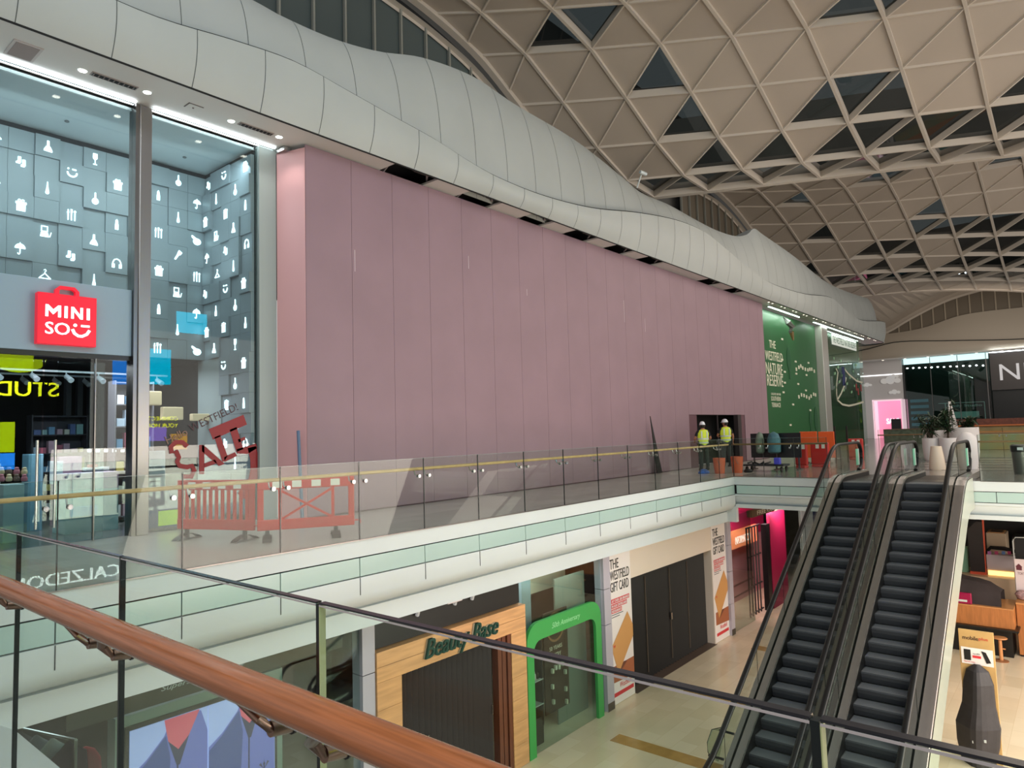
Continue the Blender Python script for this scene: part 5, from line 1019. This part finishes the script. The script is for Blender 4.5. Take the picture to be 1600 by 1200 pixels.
tag(MB().lathe([(.02, 0), (.22, .02), (.26, .14), (.2, .24), (.03, .27)], (26.6, 1.75, -3.9), 12, 1.3).build('cloth_bundle', mat('bundle_pink', (206, 170, 176), .8, noise=.4, nscale=12, bump=.8), smooth=True), 'crumpled pale pink cloth bundle on the oak cabinet', 'cloth')
for k, (y0, y1) in enumerate(((-1, 1.5), (1.6, 4.2), (4.3, 7))):
    tag(MB().box(34, 34.2, y0, y1, -5.5, -1.3).build('dark_kiosk_wall', mat('dark_kw', (26, 26, 28), .35, noise=.4, nscale=2)), 'glossy black wall panel behind the food kiosks, %s' % ('right', 'middle', 'left')[k], 'panel')
# opposite side: lit signs that the glass mirrors
t = thing('opposite_shopfront', 'dark electronics shopfront across the walkway with lit yellow lettering', 'shopfront', (0, -9, 0)); YO = -9.0; YV = 26.7-YO
def mx(px, py, yv=YV): p = at(px, py, 1, yv); return p
a = mx(92, 620); c = mx(92, 598); YEL = mat('sign_yellow', (236, 240, 30), emit=16)
MB().box(-14, 12, -9.3, -9.05, 0, 7).build('facade', BLACK, t)
text('STUDIO', 'lettering', (a[0], YO-.0, a[2]), 3.5, c[2]-a[2], YEL, facing='-Y', parent=t, bold=.01)
a = mx(30, 560); MB().prism(circ(a[0], a[2], .62, 20, sx=1.7), 1, YO-.02, YO).build('disc', mat('sign_yellow2', (190, 214, 10), emit=7), t)
a = mx(10, 683); MB().box(a[0]-.5, a[0]+.3, YO-.02, YO, a[2]-.65, a[2]+.65).build('yellow_screen', mat('sign_yellow2', (190, 214, 10)), t); a = mx(10, 721); MB().box(a[0]-.5, a[0]+.3, YO-.02, YO, a[2]-.35, a[2]+.35).build('blue_screen', mat('scr_blue', (40, 130, 230), emit=10), t)
for px, py, w_, h, m in ((195, 572, .55, .9, mat('scr_blue', (40, 130, 230))), (212, 577, .4, .75, mat('scr_cyan', (0, 200, 240), emit=10)), (248, 573, .6, .9, mat('scr_cyan', (0, 200, 240))), (300, 505, .8, .55, mat('scr_cyan', (0, 200, 240))), (244, 678, .5, .35, mat('scr_lilac', (170, 140, 240), emit=7)), (280, 690, .4, .4, mat('scr_warm', (250, 190, 90), emit=7))):
    a = mx(px, py); MB().box(a[0]-w_, a[0]+w_, YO-.02, YO, a[2]-h, a[2]+h).build('screen', m, t)
a = mx(278, 660); text('CONNECT', 'lettering', (a[0], YO, a[2]+.1), 1.5, .2, YEL, facing='-Y', parent=t); text('YOUR HOME', 'lettering', (a[0], YO, a[2]-.25), 1.7, .2, YEL, facing='-Y', parent=t)
t = thing('opposite_lower_shop', 'lower shopfront across the void with white lit lettering', 'shopfront', (8, -8, -5.5)); a = at(187, 912, 1, 18.2+8); c = at(187, 896, 1, 18.2+8)
MB().box(3, 20, -8.3, -8.05, -5.5, -.35).build('facade', mat('opp_grey', (90, 94, 90), .6), t); text('CALZEDONIA', 'lettering', (a[0], -8.0, a[2]+.3), 3.8, c[2]-a[2]+.05, mat('sign_white', (255, 255, 255), emit=30), facing='-Y', parent=t, bold=.02)
# ------------------------------------------------------------------ barriers on the walkway
BO = mat('barrier_orange', (190, 38, 16), .45, noise=.06, nscale=5); REFW = mat('reflector_white', (226, 222, 210), .4); REFR = mat('reflector_red', (190, 34, 26), .4)
def barrier(label, P0, P1, h=1.0, kind='slats', feet=(.12, .88)):
    P0 = Vector(P0); P1 = Vector(P1); d = (P1-P0); L = d.length; d.normalize(); n = Vector((-d.y, d.x, 0))
    t = thing('safety_barrier', label, 'barrier', tuple(P0)); z0 = .17
    def B(b, u0, u1, za, zb, th=.022, v=0):
        return b.obox(P0+d*((u0+u1)/2)+Vector((0, 0, (za+zb)/2))+n*v, d*((u1-u0)/2), n*th, Vector((0, 0, (zb-za)/2)))
    f = MB(); B(f, 0, L, z0, z0+.17, .03); B(f, 0, .1, z0, h-.03); B(f, L-.1, L, z0, h-.03); B(f, .0, L, h-.17, h, .03); f.build('frame', BO, t, bevel=.012)
    if kind == 'slats':
        k = 0; u = .16
        while u < L-.16: B(MB(), u, u+.055, z0+.16, h-.16, .016).build('slat', BO, t, bevel=.006); u += .125
    else:
        for a, e in ((z0+.17, h-.2), (h-.2, z0+.17)):
            p = P0+d*.38+Vector((0, 0, a)); q = P0+d*(L-.38)+Vector((0, 0, e)); c = (q-p)/2; MB().obox((p+q)/2, c, n*.018, Vector((0, 0, .022))).build('cross_brace', BO, t)
        for u in (.33, L-.38): B(MB(), u, u+.05, z0+.1, h-.1, .02).build('upright', BO, t)
    nb = int(L/.16)
    for k in range(nb): B(MB(), .08+k*(L-.16)/nb, .08+(k+1)*(L-.16)/nb-.004, h-.145, h-.035, .006, -.03).build('reflective_band', REFW if k % 2 else REFR, t)
    for u in feet:
        p = P0+d*(u*L); MB().obox(p+Vector((0, 0, .12)), d*.03, n*.02, Vector((0, 0, .1))).prism([(0, 0), (0, 0), (0, 0)], 2, 0, 0).build('foot_post', BLACK, t)
        b = MB(); i = [b.vert(p+n*a+d*e+Vector((0, 0, z))) for a, z in ((-.28, .004), (-.2, .05), (-.04, .1), (.04, .1), (.2, .05), (.28, .004)) for e in (-.07, .07)]
        for k in range(5): b.face((i[2*k], i[2*k+1], i[2*k+3], i[2*k+2]))
        b.face((i[0], i[1], i[11], i[10])); b.build('rubber_foot', RUBBER, t)
    MB().tube([P1+Vector((0, 0, z0+.08)), P1+d*.1+Vector((0, 0, z0+.08)), P1+d*.1+Vector((0, 0, z0+.02))], .014, 6).build('hook', BO, t)
    return t
barrier('red orange slatted plastic barrier with reflective band, left of the pair by the shop window', (5.45, 12.1, 0), (6.02, 10.62, 0), kind='slats')
barrier('red orange plastic barrier with crossed braces, right of the pair by the walkway rail', (6.0, 10.5, 0), (7.32, 9.68, 0), kind='cross', feet=(.1, .8))
# ------------------------------------------------------------------ workers
SKIN = mat('skin', (176, 120, 92), .6); HAIR = mat('hair_dark', (34, 26, 22), .8); HV = mat('hi_vis', (206, 222, 60), .6, emit=.12); HVR = mat('hi_vis_band', (206, 214, 206), .35); NAVY = mat('dark_trousers', (34, 46, 44), .8); TEEB = mat('black_top', (26, 26, 30), .8); HAT = mat('hard_hat', (236, 238, 242), .3); HVG = mat('hi_vis_green', (130, 200, 120), .6)
def skin_body(name, verts, edges, radii, m, parent, root=0, sub=1):
    me = bpy.data.meshes.new(name); me.from_pydata(verts, edges, []); o = bpy.data.objects.new(name, me); COL.objects.link(o)
    md = o.modifiers.new('skin', 'SKIN'); md.use_smooth_shade = True
    if not me.skin_vertices: 
        bm = bmesh.new(); bm.from_mesh(me); bm.verts.layers.skin.verify(); bm.to_mesh(me); bm.free()
    for v, r in zip(me.skin_vertices[0].data, radii): v.radius = r if isinstance(r, tuple) else (r, r); v.use_root = False
    me.skin_vertices[0].data[root].use_root = True
    s = o.modifiers.new('sub', 'SUBSURF'); s.levels = sub; s.render_levels = sub
    me.materials.append(m)
    dg = bpy.context.evaluated_depsgraph_get(); m2 = bpy.data.meshes.new_from_object(o.evaluated_get(dg)); bpy.data.objects.remove(o)
    m2.materials.clear(); m2.materials.append(m); m2.name = name; m2.shade_smooth()
    o = bpy.data.objects.new(name, m2); COL.objects.link(o); put(o, parent); return o
def worker(label, x, y, yaw, turn, arms, h=1.0, vest=HV):
    """back to the camera; local frame: -u = left, f = facing direction"""
    t = thing('person', label, 'person', (x, y, 0))
    f = Vector((math.cos(yaw), math.sin(yaw), 0)); r = Vector((f.y, -f.x, 0))
    P = lambda a, b, z: tuple(Vector((x, y, 0))+r*a*h+f*b*h+Vector((0, 0, z*h)))
    (le, lh), (re, rh) = arms
    V = [P(0, 0, .95), P(0, 0, 1.12), P(0, .0, 1.3), P(0, -.01, 1.44), P(0, .01, 1.53), P(0, .03, 1.6), P(0, .02, 1.7),
         P(-.09, 0, .9), P(-.1, .01, .5), P(-.11, -.02, .09), P(-.12, .12, .04), P(.09, 0, .9), P(.11, .01, .5), P(.13, -.02, .09), P(.14, .12, .04),
         P(-.19, 0, 1.42), P(*le), P(*lh), P(.19, 0, 1.42), P(*re), P(*rh)]
    E = [(0, 1), (1, 2), (2, 3), (3, 4), (4, 5), (5, 6), (0, 7), (7, 8), (8, 9), (9, 10), (0, 11), (11, 12), (12, 13), (13, 14), (3, 15), (15, 16), (16, 17), (3, 18), (18, 19), (19, 20)]
    Rr = [(.15, .11), (.14, .1), (.17, .11), (.12, .09), .052, .075, .09, .09, .062, .045, .04, .09, .062, .045, .04, .062, .042, .03, .062, .042, .03]
    skin_body('body', V, E, [tuple(q*h for q in rr_) if isinstance(rr_, tuple) else rr_*h for rr_ in Rr], SKIN, t, 0, 2)
    # trousers and top as slightly larger skins
    idx = [0, 7, 8, 9, 11, 12, 13]; V2 = [V[i] for i in idx]; V2[3] = P(-.11, -.02, .12); V2[6] = P(.13, -.02, .12)
    skin_body('trousers', V2, [(0, 1), (1, 2), (2, 3), (0, 4), (4, 5), (5, 6)], [(.17*h, .13*h), .11*h, .078*h, .065*h, .11*h, .078*h, .065*h], NAVY, t, 0, 2)
    mid = lambda a, b, k: tuple(Vector(a)+(Vector(b)-Vector(a))*k)
    V3 = [V[0], V[1], V[2], V[3], V[15], mid(V[15], V[16], .75), V[18], mid(V[18], V[19], .75)]
    skin_body('black_top', V3, [(0, 1), (1, 2), (2, 3), (3, 4), (4, 5), (3, 6), (6, 7)], [(.16*h, .12*h), (.15*h, .11*h), (.18*h, .12*h), (.13*h, .1*h), .07*h, .056*h, .07*h, .056*h], TEEB, t, 0, 2)
    rings = []
    for z, w_, dp in ((.92, .19, .15), (1.05, .18, .14), (1.2, .2, .155), (1.36, .215, .165), (1.47, .18, .14), (1.5, .1, .1)):
        rings.append([P(w_*math.cos(a), dp*math.sin(a), z) for a in [k*2*PI/20 for k in range(21)]])
    MB().strip(rings).build('vest', vest, t, smooth=True)
    for z, w_, dp in ((1.02, .188, .15), (1.16, .2, .158)):
        MB().strip([[P((w_+.004)*math.cos(a), (dp+.004)*math.sin(a), zz) for a in [k*2*PI/20 for k in range(21)]] for zz in (z-.028, z+.028)]).build('reflective_band', HVR, t, smooth=True)
    for s in (-1, 1): MB().strip([[P(s*.1+e, -.158-.012*k/5*(k < 5), 1.19+k*.05) for k in range(6)] for e in (-.025, .025)]).build('reflective_band', HVR, t)
    # head, hair, hat, ears, nose, hands, boots
    tf = Vector((math.cos(yaw+turn), math.sin(yaw+turn), 0)); tr = Vector((tf.y, -tf.x, 0)); H = Vector(P(0, .03, 1.64))
    Q = lambda a, b, z: H+tr*a*h+tf*b*h+Vector((0, 0, z*h))
    b = MB(); rows = []
    for k in range(9):
        th = PI*k/8; z = .125*math.cos(th); w_ = .078*math.sin(th)**.8 if 0 < k < 8 else .002
        rows.append([Q(w_*math.cos(a), (.095 if math.sin(a) < 0 else .088)*math.sin(th)**.8*math.sin(a) if 0 < k < 8 else 0, z-.0) for a in [q*2*PI/16 for q in range(17)]])
    hd = b.strip(rows).build('head', SKIN, t, smooth=True)
    MB().tube([Q(0, .085, .02), Q(0, .112, -.015), Q(0, .085, -.025)], [.01, .016, .012], 8).build('nose', SKIN, hd, smooth=True)
    for s in (-1, 1):
        MB().tube([Q(s*.076, -.01, -.03), Q(s*.088, -.015, .0), Q(s*.078, -.005, .025)], [.008, .015, .008], 8).build('ear', SKIN, hd, smooth=True); MB().tube([Q(s*.03, .082, .02), Q(s*.03, .09, .02)], .009, 8).build('eye', DARK, hd)
    MB().tube([Q(-.022, .085, -.055), Q(.022, .085, -.055)], .006, 6).build('mouth', mat('lip', (140, 70, 60), .6), hd)
    b = MB(); b.strip([[Q(.083*math.cos(a)*s_, .1*math.sin(a)*s_-.008, z) for a in [PI+q*PI/12 for q in range(13)]] for z, s_ in ((.05, 1.0), (0, 1.03), (-.05, .98), (-.085, .8))]).build('hair', HAIR, t, smooth=True)
    prof = [(.115, .045), (.112, .06), (.1, .1), (.08, .135), (.045, .158), (.004, .165)]
    b = MB(); b.strip([[Q(rr_*.9*math.cos(a), rr_*1.08*math.sin(a), z) for a in [q*2*PI/20 for q in range(21)]] for rr_, z in prof]); hat = b.build('hard_hat', HAT, t, smooth=True)
    MB().strip([[Q(w_*math.cos(a), (w_+e*max(0, math.sin(a)))*math.sin(a)*1.1, .045-.012*(w_ > .11)) for a in [q*2*PI/20 for q in range(21)]] for w_, e in ((.1, .0), (.118, .045))]).build('hat_brim', HAT, hat, smooth=True)
    for el, hp in ((V[16], V[17]), (V[19], V[20])):
        hp = Vector(hp); dd = (hp-Vector(el)).normalized(); sd = dd.cross(Vector((0, 0, 1))); sd = sd.normalized() if sd.length > .1 else r
        palm = MB().tube([hp, hp+dd*.05, hp+dd*.09], [.026, .034, .03], 8, flat=.5).build('hand', SKIN, t, smooth=True)
        for q, ln in enumerate((.06, .072, .068, .054)):
            s0 = hp+dd*.085+sd*(q-1.5)*.019; MB().tube([s0, s0+dd*ln*.5, s0+dd*ln*.9+Vector((0, 0, -ln*.25))], [.0095, .009, .007], 6).build('finger', SKIN, palm, smooth=True)
        s0 = hp+dd*.03+sd*.028; MB().tube([s0, s0+sd*.025+dd*.03, s0+sd*.025+dd*.055], [.012, .011, .008], 6).build('thumb', SKIN, palm, smooth=True)
    for s in (-1, 1):
        a = s*.12; MB().tube([P(a, -.07, .06), P(a, .0, .075), P(a, .1, .055), P(a, .19, .04)], [.045, .055, .05, .035], 10).tube([P(a*.97, -.02, .07), P(a*.95, -.02, .18)], .06, 10).build('boot', mat('boot', (30, 24, 20), .6), t, smooth=True)
    return t
worker('person in white hard hat and yellow vest, left of the two, facing the dark doorway', 25.1, 11.4, .75, -.1, (((-.3, .04, 1.17), (-.24, .25, 1.08)), ((.3, .05, 1.17), (.26, .26, 1.1))), 1.05)
worker('person in white hard hat and yellow vest, right of the two, head turned left', 27.5, 11.5, .7, .9, (((-.29, .06, 1.18), (-.2, .28, 1.15)), ((.28, .0, 1.15), (.29, .12, .92))), 1.1)
# ------------------------------------------------------------------ work clutter on the upper deck
def bucket(x, y, lab, col_=(206, 98, 62), h=.42):
    t = thing('bucket', lab, 'bucket', (x, y, 0)); MB().lathe([(.17, .0), (.2, h*.5), (.22, h), (.2, h), (.18, h*.3), (.02, .04)], (x, y, .0), 20).build('shell', mat('bucket_%d' % col_[0], col_, .45), t, smooth=True); MB().tube([(x-.22, y, h*.95), (x-.2, y-.1, h*.6), (x, y-.2, h*.45), (x+.2, y-.1, h*.6), (x+.22, y, h*.95)], .008, 6).build('handle', STEELD, t)
bucket(23.7, 10.2, 'orange bucket behind the glass beside the right worker', h=.55); bucket(24.2, 9.75, 'second orange bucket, nearest the dark trolley', h=.58)
tag(MB().lathe([(.02, .16), (.12, .15), (.24, .09), (.3, .03), (.28, .0), (.02, .0)], (23.6, 10.75, 0), 14, .6).build('blue_bag', mat('blue_bag', (40, 100, 190), .5, noise=.4, nscale=10, bump=1.0), smooth=True), 'crumpled bright blue bag on the floor by the workers', 'bag')
tag(MB().lathe([(.02, .1), (.1, .12), (.16, .06), (.14, .0), (.02, .0)], (24.45, 9.45, 0), 12).build('black_bag', mat('black_bag', (18, 18, 20), .6, bump=1.0, nscale=8), smooth=True), 'small black bag right of the orange buckets', 'bag')
t = thing('tool_trolley', 'low dark trolley loaded with cables in front of the black boards', 'trolley', (25.2, 9.1, 0))
MB().box(24.9, 25.6, 8.35, 9.8, .2, .26).build('deck', mat('trolley_dark', (40, 40, 44), .5), t)
for x in (25.0, 25.5):
    for y in (8.45, 9.7): MB().tube([(x, y-.03, .09), (x, y+.03, .09)], .09, 12).build('wheel', RUBBER, t); MB().box(x-.02, x+.02, y-.02, y+.02, .09, .2).build('wheel_fork', STEELD, t)
MB().tube([(25.1+.2*math.sin(k*1.3), 9.7-k*.08, .3+.05*math.sin(k*2.1)) for k in range(11)], .03, 6).build('cable_coil', RUBBER, t, smooth=True)
tag(MB().box(24.95, 25.15, 8.5, 8.7, .262, .5).build('blue_container', mat('blue_violet', (70, 70, 190), .4, emit=.1), bevel=.02), 'small violet blue container on the dark trolley', 'container')
t = thing('black_board_screen', 'wide black board standing behind the trolley with two jackets hung on it', 'board', (26.2, 9, 0))
a = at(1174, 711, 0, 26.2); c = at(1250, 676, 0, 26.2)
MB().box(26.2, 26.26, c[1], a[1], .45, c[2]).build('board', mat('board_black', (18, 20, 24), .3), t)
for y in (a[1]-.1, c[1]+.1, (a[1]+c[1])/2): MB().box(26.21, 26.25, y-.03, y+.03, 0, .45).box(26.0, 26.5, y-.03, y+.03, 0, .04).build('leg', STEELD, t)
MB().box(26.19, 26.2, a[1]-.98, a[1]-.95, .45, c[2]).build('board_joint', STEELD, t)
for px, w_, col_, lb in ((1188, .16, (118, 132, 116), 'grey green'), (1211, .24, (74, 116, 126), 'teal')):
    p = at(px, 680, 0, 26.1); tag(MB().lathe([(.03, 0), (w_*.7, -.08), (w_, -.3), (w_*.95, -.75), (w_*.6, -.8)], (26.18-w_, p[1], 1.42), 14, 1).build('hanging_jacket', mat('jacket_%s' % lb.replace(' ', '_'), col_, .8, noise=.2, nscale=6), smooth=True), '%s work jacket hanging on the black board behind the rail' % lb, 'jacket')
OR = mat('orange_board', (226, 92, 34), .5)
for k, (p0, p1) in enumerate(((1249, 1277), (1278, 1304))):
    a = at(p0, 690, 0, 30.5); c = at(p1, 674, 0, 30.5); t = thing('orange_panel', 'flat orange barrier panel on the far deck, %s of the pair before the green hoarding' % ('left' if k == 0 else 'right'), 'barrier panel', (30.5, a[1], 0)); MB().box(30.5, 30.56, c[1]+.03, a[1]-.02, .25, c[2]).build('panel', OR, t, bevel=.02)
    for y in (a[1]-.25, c[1]+.25): MB().box(30.3, 30.8, y-.04, y+.04, 0, .06).box(30.5, 30.56, y-.03, y+.03, .06, .25).build('foot', BLACK, t)
RD = mat('barrier_red', (190, 40, 34), .45)
def red_barrier(px0, px1, py, xd, lab, n=3):
    a = at(px0, py, 0, xd); c = at(px1, py, 0, xd); t = thing('red_barrier', lab, 'barrier', (xd, (a[1]+c[1])/2, 0), None)
    y0, y1 = min(a[1], c[1]), max(a[1], c[1]); MB().box(xd-.1, xd+.1, y0, y1, .1, .95).build('body', RD, t, bevel=.05); MB().box(xd-.22, xd+.22, y0+.05, y1-.05, 0, .1).build('base', RD, t, bevel=.02)
    for k in range(n-1): y = y0+(k+.8)*(y1-y0)/n; MB().box(xd-.11, xd-.1, y-.06, y+.06, .72, .9).build('reflector', REFW, t)
red_barrier(1326, 1350, 715, 34.3, 'bright red water filled barrier right of the left escalator head')
red_barrier(1243, 1262, 715, 27.5, 'dull red barrier block behind the glass, left of two near the left escalator', 3); red_barrier(1268, 1296, 715, 28.2, 'dull red barrier block behind the glass, right of two near the left escalator', 3)
for k, px in enumerate((1305, 1324)):
    a = at(px, 690, 0, 31.5); tag(MB().box(31.47, 31.53, a[1]-.03, a[1]+.03, 0, 1.55).build('black_post', BLACK), 'slim black post on the far deck, %s of two by the orange panels' % ('left' if k == 0 else 'right'), 'post')
# plants in pots
POT = mat('white_pot', (224, 218, 218), .4); LEAF = mat('leaf_dark', (38, 62, 36), .5, noise=.4, nscale=8); STEM = mat('stem', (60, 50, 36), .8); SOIL = mat('soil', (40, 30, 24), .9)
def plant(x, y, r, h, top, lab, seed, spread=.5, stems=5):
    t = thing('potted_plant', lab, 'potted plant', (x, y, 0)); rr = random.Random(seed)
    MB().lathe([(r*.72, 0), (r*.9, h*.15), (r, h*.6), (r, h), (r*.9, h), (r*.88, h-.08)], (x, y, 0), 26).build('pot', POT, t, smooth=True); MB().lathe([(r*.88, 0), (.01, .01)], (x, y, h-.07), 20).build('soil', SOIL, t)
    lf = MB(); sm = MB()
    for k in range(stems):
        a = rr.uniform(0, 6.28); q = rr.uniform(.1, spread); tip = Vector((x+q*math.cos(a), y+q*math.sin(a), h+(top-h)*rr.uniform(.6, 1))); base = Vector((x+rr.uniform(-.1, .1)*r, y+rr.uniform(-.1, .1)*r, h-.07))
        sm.tube([base, (base+tip)/2+Vector((0, 0, .1)), tip], [.03, .02, .01], 5)
        for m in range(34):
            s = rr.uniform(.3, 1); c = base+(tip-base)*s; d = Vector((rr.gauss(0, 1), rr.gauss(0, 1), rr.gauss(.1, .7))).normalized(); L = rr.uniform(.18, .36); sd = d.cross(Vector((0, 0, 1))).normalized()*.045; dr = Vector((0, 0, -.25*L))
            i = [lf.vert(v) for v in (c, c+d*L*.5+sd+dr*.2, c+d*L+dr, c+d*L*.5-sd+dr*.2)]; lf.face(i)
    lf.build('foliage', LEAF, t); sm.build('stem', STEM, t)
a = at(1457, 718, 0, 33.2); plant(33.2, a[1], .33, .95, 2.0, 'bushy dark plant in a round white pot, leftmost of the deck plants', 1)
a = at(1484, 718, 0, 33.0); plant(33.0, a[1], .33, .95, 2.6, 'tall upright dark plant in a white pot, middle of the deck plants', 2, .35, 6)
a = at(1467, 710, 0, 35.0); plant(34.7, a[1], .5, 1.25, 1.9, 'low plant in a wide white planter behind the two round pots', 4, .4, 4)
a = at(1508, 710, 0, 34.2); plant(34.2, a[1], .55, 1.35, 1.75, 'large white planter with low foliage behind the right escalator head', 5, .5, 5)
a = at(1465, 732, 0, 27.2); t = thing('white_seat_pod', 'small white tapered seat with a notch in its top standing before the pots', 'seat', (27.2, a[1], 0)); MB().lathe([(.24, 0), (.25, .05), (.22, .4), (.17, .75), (.16, .8), (.1, .8), (.09, .72)], (27.2, a[1], 0), 24).build('shell', mat('pod_cream', (226, 206, 186), .4), t, smooth=True)
a = at(1513, 725, 0, 28.0); t = thing('white_capsule', 'tall smooth white rounded column just behind the right escalator newel', 'column', (28, a[1], 0)); MB().lathe([(.26, 0), (.32, .3), (.36, .6), (.3, 1.0), (.24, 1.12), (.14, 1.22), (.02, 1.25)], (28.0, a[1], 0), 24).build('shell', POT, t, smooth=True)
a = at(1491, 665, 0, 45.0); c = at(1489, 627, 0, 45); t = thing('tall_white_sign', 'tall narrow white wedge shaped sign behind the plants', 'sign', (45, a[1], 0)); MB().prism([(a[1]+.25, 0), (a[1]+.2, c[2]), (a[1]+.1, c[2]), (a[1]-.35, .2), (a[1]-.35, 0)], 0, 45, 45.15).build('panel', POT, t); MB().box(44.99, 45, a[1]+.05, a[1]+.12, 1.2, c[2]-.6).build('edge_strip', mat('grey_strip', (120, 120, 120), .5), t)
a = at(1597, 742, 0, 25.5); t = thing('litter_bin', 'round grey litter bin with black top at the right edge', 'bin', (25.6, a[1], 0)); MB().lathe([(.19, 0), (.2, .05), (.23, .66)], (25.6, a[1], 0), 24).build('body', mat('bin_grey', (96, 96, 92), .35, .6), t, smooth=True); MB().lathe([(.24, .66), (.25, .7), (.25, .84), (.2, .88), (.02, .88)], (25.6, a[1], 0), 24).build('lid', BLACK, t, smooth=True); MB().box(25.34, 25.36, a[1]-.08, a[1]+.06, .72, .8).build('slot_label', WHITE, t)
# seating cafe beyond the plants
def far_bar(n, lab, px0, px1, pyt, pyb, xd, m, depth=1.0):
    a = at(px0, pyt, 0, xd); c = at(px1, pyb, 0, xd); return tag(MB().box(xd, xd+depth, c[1], a[1], 0, a[2]).build(n, m), lab, 'counter')
t = thing('red_brown_booth', 'long low booth with brown red patterned canopy at the far right', 'booth', (52, 3, 0))
y1 = at(1490, 660, 0, 52)[1]; y0 = -6
def zz(py): return float(at(1550, py, 0, 52)[2])
MB().box(52, 54, y0, y1, zz(665), zz(654)).build('canopy_band', mat('booth_maroon', (110, 58, 44), .5, noise=.3, nscale=6), t); MB().box(51.9, 52, y0, y1, zz(665.5), zz(663.5)).build('canopy_edge', mat('booth_orange', (196, 110, 60), .5), t); MB().box(52.1, 54, y0, y1, 0, zz(665)).build('base', mat('booth_base', (170, 140, 90), .5, noise=.2, nscale=2), t)
b = MB()
t = thing('yellow_counter', 'long ochre and green counter in front of the far booth', 'counter', (46, 3, 0)); y1 = at(1505, 680, 0, 46)[1]
MB().box(46, 47, -6, y1, 0, .95).build('front', mat('counter_ochre', (176, 146, 92), .5, noise=.25, nscale=1.2, mix=(140, 150, 110)), t); MB().box(45.95, 47, -6, y1, .95, 1.0).build('top', mat('counter_orange', (190, 120, 60), .5), t)
t = thing('dark_stand', 'low striped stand behind the far balustrade, left of the plants', 'stand', (60, 12, 0)); a = at(1380, 668, 0, 60); c = at(1475, 668, 0, 60); MB().box(60, 61, c[1], a[1], 0, 1.05).build('body', mat('stand_grey', (104, 108, 92), .5, noise=.3, nscale=4), t); MB().box(59.95, 61, c[1], a[1], 1.05, 1.12).build('top', mat('stand_brown', (112, 82, 56)), t)
# small security cameras at the roof edge
a = at(1003, 270, 1, 12.7); t = thing('security_camera', 'small white camera cluster on the roof edge above the white bands', 'camera', (a[0], 12.7, a[2])); MB().tube([(a[0]-.15, 12.7, a[2]), (a[0]+.15, 12.6, a[2]-.05)], .07, 8).build('body', WHITE, t); MB().tube([(a[0], 12.7, a[2]), (a[0]+.1, 13.0, a[2]-.5)], .03, 6).build('bracket', WHITE, t)
